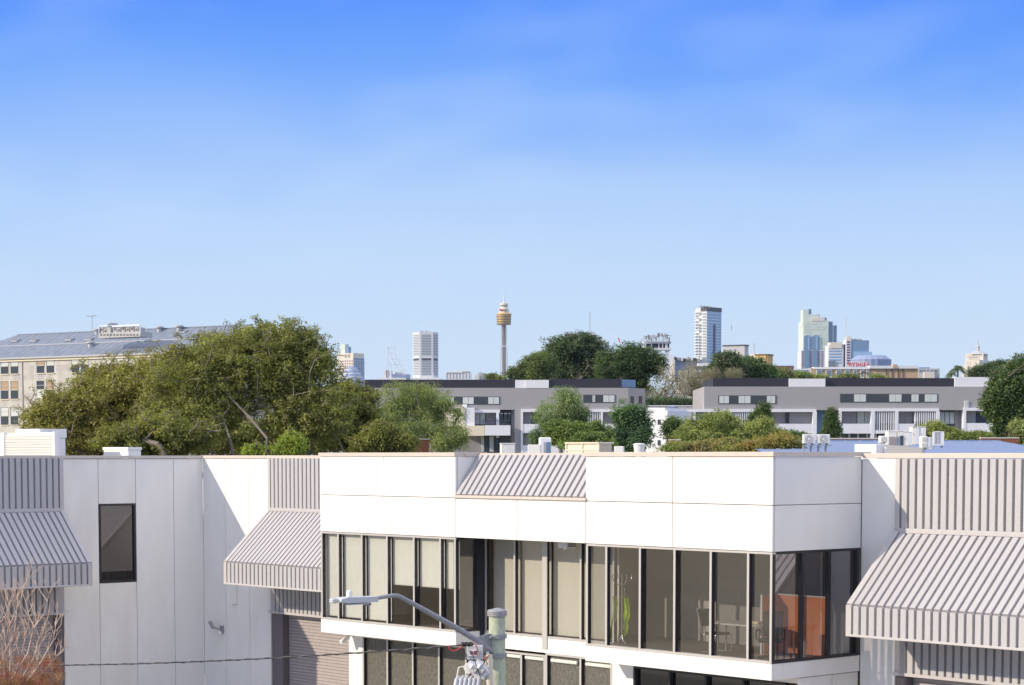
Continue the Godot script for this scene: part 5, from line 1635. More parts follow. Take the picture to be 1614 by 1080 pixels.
	b = MB.new()
	var n := 40
	for k in n:
		var w0 := TAU * k / n
		var w1 := TAU * (k + 1) / n
		var e0 := 1.0 + (0.03 if k % 2 else 0.0)
		var e1 := 1.0 + (0.0 if k % 2 else 0.03)
		var lo := y_at(567.5, 900)
		var hi := y_at(561, 900)
		b.quad(Vector3(sin(w0) * 31 * s * e0, lo, cos(w0) * 31 * s * e0), Vector3(sin(w1) * 31 * s * e1, lo, cos(w1) * 31 * s * e1), Vector3(sin(w1) * 22 * s * e1, hi, cos(w1) * 22 * s * e1), Vector3(sin(w0) * 22 * s * e0, hi, cos(w0) * 22 * s * e0))
		b.quad(Vector3(sin(w0) * 28 * s * e0, 0, cos(w0) * 28 * s * e0), Vector3(sin(w1) * 28 * s * e1, 0, cos(w1) * 28 * s * e1), Vector3(sin(w1) * 31 * s * e1, lo, cos(w1) * 31 * s * e1), Vector3(sin(w0) * 31 * s * e0, lo, cos(w0) * 31 * s * e0))
		b.tri(Vector3(0, hi + 0.2, 0), Vector3(sin(w0) * 22 * s * e0, hi, cos(w0) * 22 * s * e0), Vector3(sin(w1) * 22 * s * e1, hi, cos(w1) * 22 * s * e1))
	place(o, "pleated_shell", b.mesh(), M.dome_blue, t)
	t = axes(1353, 860)
	o = thing("rooftop_sign", "white rooftop sign with red capital letters before the round hall", "sign", at(1353, 578, 860), YAW)
	pb(o, "sign_board", M.apartment_white, t, 1340.5, 570.5, 1368, 578, -0.5, 0)
	var tm := TextMesh.new()
	tm.text = "RYDGES"
	var sf := SystemFont.new()
	sf.font_names = PackedStringArray(["Droid Serif"])
	sf.font_weight = 700
	tm.font = sf
	tm.font_size = 64
	tm.depth = 0.1
	tm.pixel_size = 0.034
	var tp := on(t, 1354, 574.6, 0.06)
	var txt := place(o, "lettering", tm, M.sign_red, t * Transform3D(Basis(), tp))
	# tan brick hotel below
	t = axes(1360, 800)
	o = thing("brick_hotel", "long low tan brick building with white fascia below the red sign", "building", t.origin, YAW, "city skyline")
	pb(o, "wall", M.tan_brick, t, 1277, 580, 1447, 610, -10, 0)
	pb(o, "fascia", M.apartment_white, t, 1283, 578.5, 1371, 582, -10.5, 0.6)
	pb(o, "fascia", M.steel_white, t, 1371, 576.5, 1447, 581, -11, 1.0)
	pb(o, "chimney", M.tan_brick, t, 1408, 574.5, 1414.5, 580, -4, 1.2)
	for w in [[1287, 1296], [1302, 1311.5], [1318, 1326], [1331.5, 1340], [1345, 1351], [1356.5, 1362], [1366, 1370]]:
		pb(o, "window_surround", M.apartment_white, t, w[0], 583, w[1], 596, 0, 0.3)
		pb(o, "window", M.far_glass, t, w[0] + 1, 584, w[1] - 1, 593, 0.3, 0.45)
	for w in [1397.0, 1406.0, 1415.5, 1423.0]:
		pb(o, "drainpipe", M.bronze, t, w, 581, w + 1.0, 610, 0.01, 0.3)
	t = axes(1260, 700)
	o = thing("white_flats", "low white flats with glass fronts left of the tan brick building", "building", t.origin, YAW, "city skyline")
	pb(o, "wall", M.apartment_white, t, 1243, 581, 1278, 610, -8, 0)
	for k in 7:
		pb(o, "window", M.far_glass, t, 1245 + k * 4.4, 583, 1247.6 + k * 4.4, 590, 0.01, 0.2)
	t = axes(1465, 950)
	o = thing("low_flats", "low lilac and white flats left of the palm tree", "building", t.origin, YAW, "city skyline")
	pb(o, "block", M.tower_grey, t, 1448, 581, 1481, 610, -10, -2)
	pb(o, "block", M.dome_blue, t, 1449, 579, 1466, 582, -9, -3)
	pb(o, "block", M.tower_cream, t, 1457, 586, 1473, 610, -6, 0)
	for k in 5:
		pb(o, "window", M.far_glass, t, 1449.5 + k * 6, 583, 1452.5 + k * 6, 586, -2, -1.7)
	# domed hotel on the right
	t = axes(1543, 2000, -0.45)
	o = thing("domed_tower", "cream stepped tower with copper-green pyramid roof and lantern at far right", "building", t.origin, YAW - 0.45, "city skyline")
	pb(o, "body", M.tower_cream, t, 1521, 567.5, 1543, 640, -26, 0)
	pb(o, "upper", M.tower_cream, t, 1522, 557.5, 1550, 568, -24, -4)
	var zz := on(t, 1561, 600, 0.0, 0).z
	fb(o, "side_wing", M.tower_white, t, Vector3(0.002, 0, zz), Vector3(2.0, y_at(567, 2000), -3))
	pb(o, "corner_tower", M.tower_cream, t, 1532, 567, 1543, 640, -4, 4)
	pb(o, "low_wing", M.tower_cream, t, 1516, 577, 1524, 640, -20, 2)
	var ca := on(t, 1543, 557, -12.0)
	b = MB.new()
	var yb := y_at(558, 2000)
	var base := []
	for k in 8:
		base.append(Vector2(-5.0 + 10.5 * cos(TAU * (k + 0.5) / 8), -12.0 + 10.5 * sin(TAU * (k + 0.5) / 8)))
	b.prism(base, yb, y_at(551.5, 2000), 0.14)
	place(o, "pyramid_roof", b.mesh(), M.tower_grey, t)
	b = MB.new()
	b.lathe([Vector2(1.4, y_at(552, 2000)), Vector2(1.4, y_at(546, 2000)), Vector2(2.2, y_at(545.5, 2000)), Vector2(0.6, y_at(542.5, 2000)), Vector2(0.2, y_at(535, 2000)), Vector2(0.0, y_at(534, 2000))], 10, Vector3(-5, 0, -12))
	place(o, "lantern", b.mesh(), M.tower_grey, t)
	face_grid(o, M.ac_grey, t, Vector2(on(t, 1523, 580).x, 0), Vector2(on(t, 1531, 580).x, 0), y_at(600, 2000), y_at(569, 2000), 10, 3, 0.5, 0.45)
	face_grid(o, M.curtain, t, Vector2(2.0, -3), Vector2(2.0, zz), y_at(600, 2000), y_at(569, 2000), 9, 4, 0.5, 0.4)
	face_grid(o, M.ac_grey, t, Vector2(on(t, 1523, 560, -2).x, -2), Vector2(on(t, 1541, 560, -2).x, -2), y_at(566, 2000), y_at(559, 2000), 2, 7, 0.4, 0.5)
	# three building cranes
	crane("red tipped crane jib leaning left above the dark trees", 974.5, 532.5, 1000, 600, 1600, M.crane_red)
	crane("grey crane jib leaning right beside the antenna frame", 1012, 534, 985, 590, 1600, M.ac_grey)
	crane("slender pale crane jib above the grey concrete block", 1152.3, 513, 1157.5, 560, 1900, M.ac_grey)


func crane(label: String, x0: float, y0: float, x1: float, y1: float, d: float, m: Material) -> void:
	var o := thing("tower_crane", label, "crane", Vector3(at(x1, 720, d).x, 0, at(x1, 720, d).z), YAW, "cranes over the city")
	var a := at(x0, y0, d)
	var z := at(x1, y1, d)
	var dir := (z - a).normalized()
	var b := MB.new()
	b.tube([a, a + dir * 4.0], [0.45, 0.5], 5)
	place(o, "jib_tip", b.mesh(), m)
	b = MB.new()
	b.tube([a + dir * 4.0, z], [0.13, 0.13], 4)
	place(o, "jib", b.mesh(), M.steel_white)
	b = MB.new()
	b.tube([z, Vector3(z.x, 0, z.z)], [0.6, 0.6], 4)
	place(o, "mast", b.mesh(), M.ac_grey)


func observation_tower() -> void:
	var d := 3600.0
	var t := axes(794.3, d)
	var o := thing("observation_tower", "slender observation tower with golden turret and white spire", "tower", t.origin, YAW, "city skyline")
	var s := d / FOCAL
	var Y := func(py: float) -> float: return y_at(py, d)
	var b := MB.new()
	b.lathe([Vector2(3.0 * s, 0), Vector2(3.0 * s, Y.call(513.5))], 16)
	place(o, "shaft", b.mesh(), M.tower_shaft, t)
	for k in 3:
		pb(o, "shaft_rib", M.tower_grey, t, 791.9 + k * 2.0, 514, 792.2 + k * 2.0, 588, 2.9 * s, 3.2 * s)
	pb(o, "shaft_collar", M.tower_white, t, 790.8, 545, 797.8, 547, -4, 4 * s)
	b = MB.new()
	b.lathe([Vector2(2.5 * s, Y.call(513.5)), Vector2(6.0 * s, Y.call(512)), Vector2(10.6 * s, Y.call(511.5)), Vector2(11.3 * s, Y.call(498)), Vector2(11.4 * s, Y.call(495.5)), Vector2(9.8 * s, Y.call(493.8)), Vector2(0, Y.call(493.5))], 32)
	place(o, "turret", b.mesh(), M.gold, t)
	for w in [[511.8, 510.2, 10.9], [508.6, 506.9, 11.1], [504.8, 503.1, 11.3], [501.0, 499.4, 11.45], [497.6, 496.4, 11.6]]:
		b = MB.new()
		b.lathe([Vector2((w[2] - 1.0) * s, Y.call(w[0])), Vector2((w[2] + 0.15) * s, Y.call(w[0])), Vector2((w[2] + 0.15) * s, Y.call(w[1])), Vector2((w[2] - 1.0) * s, Y.call(w[1]))], 32)
		place(o, "window_band", b.mesh(), M.bronze, t)
	b = MB.new()
	b.lathe([Vector2(8.0 * s, Y.call(494)), Vector2(7.9 * s, Y.call(487.5)), Vector2(6.4 * s, Y.call(485.5)), Vector2(0, Y.call(485.4))], 28)
	place(o, "upper_drum", b.mesh(), M.tower_cream, t)
	b = MB.new()
	b.lathe([Vector2(5.6 * s, Y.call(485.5)), Vector2(5.4 * s, Y.call(482)), Vector2(6.6 * s, Y.call(481.5)), Vector2(6.5 * s, Y.call(478.5)), Vector2(3.5 * s, Y.call(477.3)), Vector2(0, Y.call(477.2))], 28)
	place(o, "crown_drum", b.mesh(), M.tower_cream, t)
	b = MB.new()
	b.lathe([Vector2(6.7 * s, Y.call(482.3)), Vector2(5.5 * s, Y.call(482.9)), Vector2(5.5 * s, Y.call(485.2))], 28)
	place(o, "window_band", b.mesh(), M.tower_grey, t)
	b = MB.new()
	b.lathe([Vector2(1.1 * s, Y.call(477.5)), Vector2(0.9 * s, Y.call(470)), Vector2(0.45 * s, Y.call(469.5)), Vector2(0.4 * s, Y.call(456))], 10)
	place(o, "spire", b.mesh(), M.steel_white, t)
	b = MB.new()
	b.lathe([Vector2(0.2 * s, Y.call(588.5)), Vector2(6.5 * s, Y.call(588.5)), Vector2(6.5 * s, Y.call(587.3)), Vector2(0.2 * s, Y.call(587.3))], 20)
	place(o, "lower_collar", b.mesh(), M.tower_shaft, t)
	for k in 12:
		var w0 := TAU * k / 12
		var w1 := w0 + 0.5
		b = MB.new()
		b.tube([Vector3(cos(w0) * 4.2 * s, Y.call(513), sin(w0) * 4.2 * s), Vector3(cos(w1) * 6.3 * s, Y.call(587.5), sin(w1) * 6.3 * s)], [0.16, 0.16], 4)
		place(o, "stay_cable", b.mesh(), M.tower_grey, t)
	# red lettering, too small to read, on the upper drum
	pb(o, "lettering", M.sign_red, t, 787, 486.8, 790, 490.2, 7.6 * s, 8.15 * s)
	for k in 5:
		pb(o, "lettering", M.bronze, t, 790.6 + k * 1.6, 487.8, 791.6 + k * 1.6, 490.2, 7.7 * s, 8.15 * s)
	pb(o, "gantry", M.ac_grey, t, 804.5, 494.2, 807, 495.2, -2, 2)


# ---------- trees ----------
var clumps := {}
var leaf_mats := {}


func leaf_mat(key: String) -> StandardMaterial3D:
	if not leaf_mats.has(key):
		var m := StandardMaterial3D.new()
		m.resource_name = "leaf_" + key
		m.vertex_color_use_as_albedo = true
		m.roughness = 0.55 if key == "glossy" else 0.75
		m.backlight_enabled = true
		m.backlight = Color(0.85, 0.9, 0.6)
		leaf_mats[key] = m
	return leaf_mats[key]


# a tuft of single leaves inside a unit ball
func clump(kind: String, variant: int) -> Mesh:
	var key := "%s %d" % [kind, variant]
	if clumps.has(key):
		return clumps[key]
	var r := RandomNumberGenerator.new()
	r.seed = 100 + variant * 31 + kind.length() * 7
	var b := MB.new()
	var n: int = {"broad": 46, "fine": 44, "hanging": 56, "needle": 60, "dry": 26}[kind]
	var l: float = {"broad": 0.40, "fine": 0.42, "hanging": 0.42, "needle": 0.34, "dry": 0.5}[kind]
	var w: float = {"broad": 0.52, "fine": 0.5, "hanging": 0.26, "needle": 0.2, "dry": 0.16}[kind]
	for i in n:
		var p := Vector3(r.randfn(), r.randfn(), r.randfn()).normalized() * pow(r.randf(), 0.45)
		if kind == "broad" or kind == "fine":
			p.y *= 0.72
		var ax := (p + Vector3(r.randfn(), r.randfn() + (0.3 if kind != "hanging" else -1.6), r.randfn()) * 0.6).normalized()
		var face := (Vector3(0, 0.9, 0) + p * 0.8 + Vector3(r.randfn(), r.randfn(), r.randfn()) * 0.45).normalized()
		if kind != "hanging" and kind != "dry":
			ax = (ax - face * ax.dot(face) * 0.8).normalized()
		var sd := ax.cross(face).normalized()
		var nn := sd.cross(ax)
		var ll := l * r.randf_range(0.7, 1.25)
		var ww := ll * w * 0.5
		var tip := p + ax * ll
		var mid := p + ax * ll * 0.45 + nn * ll * 0.08
		b.tri(p, mid + sd * ww, tip)
		b.tri(p, tip, mid - sd * ww)
	clumps[key] = b.mesh()
	return clumps[key]


func tree(called: String, label: String, px: float, d: float, blobs: Array, kind: String, tones: Array, count: int, size: float, o_: Dictionary = {}) -> Node3D:
	var r := RandomNumberGenerator.new()
	r.seed = int(px * 13 + d * 7 + count)
	var root := Vector3(at(px, 720, d).x, 0, at(px, 720, d).z)
	var group: String = o_.get("group", "trees")
	var o := thing(called, label, o_.get("category", "tree"), root, 0, group)
	var noise := FastNoiseLite.new()
	noise.seed = r.randi() % 1000
	noise.noise_type = FastNoiseLite.TYPE_SIMPLEX_SMOOTH
	noise.frequency = 1.0
	noise.fractal_octaves = 2
	var k := d / FOCAL
	var cs := []
	var wt := []
	var total := 0.0
	for q in blobs:
		var c := at(q[0], q[1], d) - root
		c += AHEAD * (q[4] if q.size() > 4 else 0.0)
		cs.append([c, Vector3(q[2] * k, q[3] * k, q[2] * k * o_.get("deep", 0.75))])
		total += pow(q[2] * q[3], 0.8) * sqrt(q[2])
		wt.append(total)
	var gap: float = o_.get("gap", -0.25)
	var nf: float = 1.0 / (size * o_.get("patch", 3.0))
	var spots: Array[Vector3] = []
	var guard := 0
	while spots.size() < count and guard < count * 12:
		guard += 1
		var x := r.randf() * total
		var i := 0
		while wt[i] < x:
			i += 1
		var dir := Vector3(r.randfn(), r.randfn(), r.randfn()).normalized()
		var bulge := 1.0 + 0.22 * noise.get_noise_3dv(dir * 2.3 + Vector3(i * 5, 0, 0)) + 0.1 * noise.get_noise_3dv(dir * 6.0)
		var rad: Vector3 = cs[i][1]
		var loc := dir * pow(r.randf(), o_.get("shell", 0.4)) * bulge
		var p: Vector3 = cs[i][0] + (RIGHT * loc.x * rad.x + Vector3.UP * loc.y * rad.y + AHEAD * loc.z * rad.z)
		if p.y < 0.6 or noise.get_noise_3dv(p * nf) < gap:
			continue
		spots.append(p)
	# twigs that stand out above the crown, each with a small tuft
	var sprigs: int = o_.get("sprigs", int(count * 0.09))
	var small := spots.size()
	for i in sprigs:
		var q: Array = cs[r.randi() % cs.size()]
		var rad: Vector3 = q[1]
		var dir := Vector3(r.randfn(), absf(r.randfn()) * 0.9 + 0.25, r.randfn()).normalized()
		var loc := dir * r.randf_range(1.0, 1.38)
		spots.append(q[0] + (RIGHT * loc.x * rad.x + Vector3.UP * loc.y * rad.y + AHEAD * loc.z * rad.z))
	# leaves: two clump shapes shared out
	for variant in 2:
		var mm := MultiMesh.new()
		mm.transform_format = MultiMesh.TRANSFORM_3D
		mm.use_colors = true
		mm.mesh = clump(kind, variant)
		var mine: Array[Vector3] = []
		var scales := []
		for i in spots.size():
			if i % 2 == variant:
				mine.append(spots[i])
				scales.append(1.0 if i < small else 0.55)
		mm.instance_count = mine.size()
		for i in mine.size():
			var s: float = size * r.randf_range(0.65, 1.25) * scales[i]
			var bs := Basis.from_euler(Vector3(r.randf_range(-0.4, 0.4), r.randf() * TAU, r.randf_range(-0.4, 0.4))).scaled(Vector3(s, s, s))
			mm.set_instance_transform(i, Transform3D(bs, mine[i]))
			var f := clampf(0.5 + 0.9 * noise.get_noise_3dv(mine[i] * nf * 0.45 + Vector3(40, 0, 0)) + r.randfn() * 0.18, 0.0, 0.999) * (tones.size() - 1)
			var j := int(f)
			var ca: Array = tones[j]
			var cb: Array = tones[mini(j + 1, tones.size() - 1)]
			var g := f - j
			var v := r.randf_range(0.85, 1.15) * 2.5
			mm.set_instance_color(i, Color(lerpf(ca[0], cb[0], g) * v, lerpf(ca[1], cb[1], g) * v, lerpf(ca[2], cb[2], g) * v))
		var mi := MultiMeshInstance3D.new()
		mi.name = "crown"
		mi.multimesh = mm
		mi.material_override = leaf_mat("glossy" if kind == "broad" else "soft")
		mi.set_meta("kind", "stuff")
		o.add_child(mi, true)
	# limbs reach for a share of the clumps
	var limbs: int = o_.get("limbs", 60)
	var tr: float = o_.get("trunk", 0.3)
	var stems: int = o_.get("stems", 1)
	var nodes: Array[Vector3] = []
	var par: Array[int] = []
	var fork: float = o_.get("fork", 0.0)
	var cen := Vector3()
	var low := 1e9
	for q in cs:
		cen += q[0] / cs.size()
		low = minf(low, q[0].y - q[1].y)
	var wide := 0.0
	for q in cs:
		wide = maxf(wide, absf((q[0] - cen).dot(RIGHT)) + q[1].x)
	if fork <= 0.0:
		fork = maxf(1.0, low + 0.3 * (cen.y - low))
	nodes.append(Vector3.ZERO)
	par.append(-1)
	for s in stems:
		var a := TAU * s / stems + 0.4
		var off := Vector3(cos(a), 0, sin(a)) * (0.0 if stems == 1 else tr * 2.0)
		var lean: Vector3 = Vector3(cen.x * 0.35, 0, cen.z * 0.35) + off.normalized() * o_.get("spread", tr * 6.0)
		var last := 0
		for i in 4:
			var f := (i + 1) / 4.0
			nodes.append(off + lean * f * f + Vector3(r.randfn() * 0.05, fork * f, r.randfn() * 0.05) )
			par.append(last)
			last = nodes.size() - 1
		if stems > 1:
			# the stem runs on into the crown as a main limb
			var want := (s + 0.5) / stems
			var goal := spots[0]
			var best := -1e9
			for i in 60:
				var c := spots[r.randi() % spots.size()]
				var side := clampf((c - cen).dot(RIGHT) / (wide + 0.01) * 0.5 + 0.5, 0.0, 1.0)
				var score := c.y - cen.y - absf(side - want) * wide * 3.0
				if score > best:
					best = score
					goal = c
			var from := nodes[last]
			for i in 6:
				var f := (i + 1) / 6.0
				var p := from.lerp(goal, f) + Vector3(0, sin(f * PI) * from.distance_to(goal) * 0.12, 0) + Vector3(r.randfn(), r.randfn(), r.randfn()) * 0.12
				nodes.append(p)
				par.append(last)
				last = nodes.size() - 1
	var goals: Array[Vector3] = []
	for i in mini(limbs, spots.size()):
		goals.append(spots[r.randi() % spots.size()])
	for i in range(small, spots.size()):
		goals.append(spots[i])
	goals.sort_custom(func(a: Vector3, c: Vector3) -> bool: return a.distance_squared_to(Vector3(0, fork, 0)) < c.distance_squared_to(Vector3(0, fork, 0)))
	var first := 1 if nodes.size() > 2 else 0
	for g in goals:
		var best := first
		var bd := 1e9
		for i in range(first, nodes.size()):
			if nodes[i].y < fork * 0.7:
				continue
			var dd := nodes[i].distance_to(g) * (1.0 + 0.7 * maxf(0.0, (nodes[i].y - g.y)) / (absf(g.y - nodes[i].y) + 0.3))
			if dd < bd:
				bd = dd
				best = i
		var from := nodes[best]
		var steps := clampi(int(bd / (size * 1.6)), 1, 4)
		var last := best
		for i in steps:
			var f := (i + 1.0) / steps
			var p := from.lerp(g, f) + Vector3(0, sin(f * PI) * bd * 0.10, 0)
			if f < 1.0:
				p += Vector3(r.randfn(), r.randfn(), r.randfn()) * bd * 0.05
			nodes.append(p)
			par.append(last)
			last = nodes.size() - 1
	var burden := []
	burden.resize(nodes.size())
	burden.fill(0.0)
	for i in range(nodes.size() - 1, 0, -1):
		if burden[i] == 0.0:
			burden[i] = 1.0
		burden[par[i]] += burden[i]
	var b := MB.new()
	var pw: float = o_.get("taper", 0.5)
	var rt := tr / pow(maxf(1.0, burden[0] / stems), pw)
	for i in range(1, nodes.size()):
		var ra := minf(tr, rt * pow(burden[par[i]] if par[i] > 0 else burden[i], pw))
		var rb := rt * pow(burden[i], pw)
		rb = minf(rb, tr)
		ra = minf(ra, rb * 1.6)
		b.tube([nodes[par[i]], nodes[i]], [maxf(ra, o_.get("twig", 0.012)), maxf(rb, o_.get("twig", 0.012) * 0.8)], 5 if burden[i] < 4 else 8, false)
	place(o, "trunk", b.mesh(), M[o_.get("bark", "bark")], Transform3D(Basis(), root))
	return o


func make_trees() -> void:
	var olive := [[0.095, 0.085, 0.028], [0.135, 0.122, 0.034], [0.165, 0.158, 0.04], [0.11, 0.096, 0.032]]
	var green := [[0.06, 0.06, 0.019], [0.10, 0.103, 0.028], [0.14, 0.145, 0.036], [0.08, 0.081, 0.025]]
	var deep := [[0.024, 0.042, 0.018], [0.042, 0.068, 0.024], [0.066, 0.095, 0.03], [0.03, 0.05, 0.02]]
	var dark := [[0.022, 0.036, 0.02], [0.04, 0.06, 0.028], [0.06, 0.085, 0.035], [0.03, 0.045, 0.022]]
	var lime := [[0.10, 0.13, 0.02], [0.135, 0.165, 0.028], [0.165, 0.19, 0.035]]
	var gum := [[0.075, 0.095, 0.035], [0.11, 0.135, 0.05], [0.16, 0.185, 0.06], [0.09, 0.10, 0.05]]
	var yellowish := [[0.085, 0.11, 0.03], [0.13, 0.15, 0.045], [0.17, 0.18, 0.06]]
	var rusty := [[0.11, 0.115, 0.03], [0.15, 0.135, 0.035], [0.16, 0.11, 0.04]]
	var grey := [[0.13, 0.12, 0.09], [0.18, 0.165, 0.125], [0.11, 0.11, 0.07]]
	# the big spreading trees behind the left wing
	tree("spreading_tree", "olive brown tree at the left end of the big tree mass, before the factory", 190, 112, [[170, 655, 100, 64, 1], [235, 625, 92, 64, 2], [95, 665, 58, 50, 0], [165, 612, 72, 46, 3], [120, 690, 75, 40, 0], [270, 590, 60, 50, 3]], "fine", olive, 2100, 0.44, {"limbs": 800, "trunk": 0.12, "stems": 5, "gap": 0.06, "sprigs": 200, "twig": 0.018, "patch": 1.3, "fork": 8.5, "spread": 2.5, "taper": 0.38, "bark": "pale_bark", "shell": 0.26})
	tree("spreading_tree", "tallest and broadest tree of the left mass with pale spreading limbs", 400, 108, [[375, 595, 116, 66, 2], [420, 556, 92, 48, 3], [455, 592, 78, 56, 2], [300, 620, 85, 66, 1], [500, 655, 58, 42, 0], [290, 672, 75, 40, -1], [330, 552, 60, 34, 4], [428, 530, 62, 32, 3], [480, 570, 36, 30, 3], [455, 668, 50, 26, 0], [350, 650, 50, 26, 0]], "fine", green, 2500, 0.42, {"limbs": 1500, "trunk": 0.07, "stems": 9, "gap": 0.08, "sprigs": 300, "twig": 0.022, "patch": 1.3, "fork": 10.4, "spread": 2.6, "taper": 0.38, "bark": "pale_bark", "shell": 0.24})
	tree("spreading_tree", "dark green rounded tree at the right end of the big tree mass", 540, 116, [[530, 658, 62, 46, 0], [548, 642, 44, 38, 1], [575, 692, 45, 36, 0]], "fine", green, 1250, 0.44, {"limbs": 600, "trunk": 0.12, "stems": 4, "gap": 0.03, "sprigs": 60, "fork": 8.5, "spread": 2.0, "taper": 0.38, "patch": 2.2, "bark": "pale_bark", "shell": 0.26})
	tree("spreading_tree", "lower leafy tree filling the gap under the big tree's left limbs", 260, 100, [[265, 688, 72, 32, 0], [205, 700, 50, 28, 0]], "fine", green, 760, 0.42, {"limbs": 160, "trunk": 0.2, "stems": 3, "gap": -0.06, "bark": "pale_bark"})
	tree("broadleaf_tree", "green tree glimpsed behind the big tree's pale trunks", 400, 150, [[400, 690, 90, 26, 0], [480, 695, 60, 24, 0], [330, 695, 60, 24, 0]], "fine", green, 900, 0.6, {"limbs": 60, "trunk": 0.2, "stems": 3, "gap": -0.3})
	for q in [["bright lime green shrub showing above the ribbed cladding, tallest of the lime shrubs", 459, 701, 20, 18, 260], ["low lime green shrub left of the tallest lime shrub", 402, 712, 18, 10, 140], ["small lime green shrub beside the tallest lime shrub", 428, 713, 15, 7, 90]]:
		tree("lime_shrub", q[0], q[1], 84, [[q[1], q[2], q[3], q[4]], [q[1] - 4, q[2] + 14, q[3] * 0.9, q[4] * 0.7]], "fine", lime, q[5], 0.24, {"limbs": 24, "trunk": 0.06, "stems": 3, "category": "shrub", "group": "lime shrubs", "gap": -0.4})
	# gum tree left of the cream balcony
	tree("gum_tree", "wispy grey-green gum tree in front of the left apartment block's end", 655, 150, [[630, 635, 35, 28, 0], [665, 625, 42, 22, 2], [690, 655, 40, 30, 0], [640, 680, 50, 32, -2], [700, 690, 36, 24, -3], [615, 665, 24, 30, 0]], "hanging", gum, 560, 0.55, {"limbs": 300, "trunk": 0.16, "stems": 3, "sprigs": 60, "gap": 0.14, "patch": 2.6, "bark": "pale_bark"})
	tree("leafy_shrub", "green shrub mass low between the big tree and the gum tree", 612, 104, [[600, 692, 24, 26], [630, 702, 26, 18], [575, 704, 24, 14]], "broad", green, 420, 0.34, {"limbs": 30, "trunk": 0.08, "stems": 3, "category": "shrub", "group": "shrubs"})
	tree("gum_tree", "soft grey-green gum tree standing before the middle of the left apartment block", 885, 215, [[890, 640, 24, 26, 0], [862, 660, 19, 24, 0], [905, 660, 22, 24, 1], [885, 675, 30, 20, 0], [855, 690, 16, 14, 0]], "hanging", [[0.06, 0.09, 0.04], [0.10, 0.13, 0.06], [0.14, 0.17, 0.075]], 560, 0.68, {"limbs": 120, "trunk": 0.22, "gap": 0.0, "bark": "pale_bark"})
	tree("leafy_tree", "mid green rounded tree behind the cream cooler", 910, 140, [[905, 686, 36, 20, 0], [880, 682, 22, 16, 0], [940, 684, 22, 16, 0], [925, 700, 40, 14, -2]], "broad", [[0.055, 0.08, 0.02], [0.085, 0.115, 0.03], [0.12, 0.15, 0.04]], 520, 0.46, {"limbs": 120, "trunk": 0.12, "gap": 0.0})
	tree("leafy_tree", "dark blue-green tree before the corner of the left apartment block", 1000, 150, [[985, 660, 20, 24, 0], [1005, 665, 22, 26, 0], [995, 690, 32, 24, 0], [1010, 692, 18, 16, -1]], "broad", [[0.03, 0.06, 0.03], [0.05, 0.09, 0.04], [0.075, 0.12, 0.05]], 560, 0.46, {"limbs": 140, "trunk": 0.12, "gap": 0.04})
	tree("leafy_shrub", "round dark green bush between the white block and the right apartments", 1062, 190, [[1062, 677, 14, 16], [1070, 690, 14, 14]], "broad", deep, 240, 0.6, {"limbs": 20, "trunk": 0.12, "category": "shrub", "group": "shrubs"})
	tree("leafy_tree", "pale yellow-green tree before the right apartments' left frame", 1120, 132, [[1110, 680, 36, 26, 0], [1140, 672, 30, 22, 1], [1095, 696, 36, 18, -1], [1165, 690, 34, 22, 0], [1200, 680, 24, 18, 0], [1218, 690, 18, 14, 0]], "fine", yellowish, 900, 0.38, {"limbs": 400, "trunk": 0.06, "stems": 4, "gap": 0.10, "twig": 0.016, "patch": 2.4, "bark": "pale_bark"})
	tree("conifer", "dark green upright tree against the right apartments' grey wall", 1200, 225, [[1203, 650, 9, 13, 0], [1200, 662, 15, 14, 0], [1193, 672, 14, 12, 0]], "broad", deep, 330, 0.62, {"limbs": 30, "trunk": 0.2, "gap": -0.3})
	tree("rusty_shrub", "broad rusty yellow shrub above the shaded corner panels", 1215, 96, [[1205, 706, 34, 15, 0], [1232, 704, 30, 18, 0], [1170, 712, 30, 9, 0]], "fine", rusty, 650, 0.26, {"limbs": 160, "trunk": 0.025, "stems": 4, "category": "shrub", "group": "shrubs", "gap": -0.2, "bark": "twig"})
	tree("rusty_shrub", "low yellow-green shrub with rusty twigs left of the broad rusty shrub", 1110, 98, [[1080, 708, 40, 9, 0], [1130, 706, 36, 12, 0], [1155, 704, 20, 12, 0]], "fine", [[0.09, 0.12, 0.03], [0.13, 0.14, 0.045], [0.15, 0.11, 0.05]], 700, 0.26, {"limbs": 160, "trunk": 0.025, "stems": 4, "category": "shrub", "group": "shrubs", "gap": -0.12, "bark": "twig"})
	tree("conifer", "slim leafy tree in the recess between the right apartments' frames", 1311, 235, [[1311, 658, 7, 12, 0], [1311, 672, 11, 13, 0], [1308, 686, 15, 10, 0]], "broad", deep, 330, 0.55, {"limbs": 30, "trunk": 0.16, "gap": -0.35})
	tree("leafy_shrub", "dark low bush left of the pair of rooftop air conditioners", 1250, 160, [[1248, 692, 20, 8], [1225, 690, 14, 8]], "broad", deep, 240, 0.5, {"limbs": 20, "trunk": 0.1, "category": "shrub", "group": "shrubs"})
	tree("leafy_shrub", "yellow-green scrub with grey twigs behind the mesh screen box", 1505, 150, [[1475, 680, 18, 14, 0], [1500, 688, 30, 10, 0], [1535, 690, 28, 7, 0], [1458, 684, 14, 12, 0]], "fine", yellowish, 760, 0.38, {"limbs": 160, "trunk": 0.03, "stems": 4, "category": "shrub", "group": "shrubs", "gap": -0.05, "bark": "pale_bark"})
	tree("broadleaf_tree", "dense dark green tree at the right edge of the picture", 1600, 170, [[1600, 615, 40, 34, 0], [1575, 635, 26, 28, 0], [1598, 660, 34, 30, 0], [1620, 590, 32, 30, 0], [1640, 640, 40, 44, 0], [1588, 690, 20, 20, 0]], "broad", deep, 2100, 0.58, {"limbs": 80, "trunk": 0.4, "gap": -0.3})
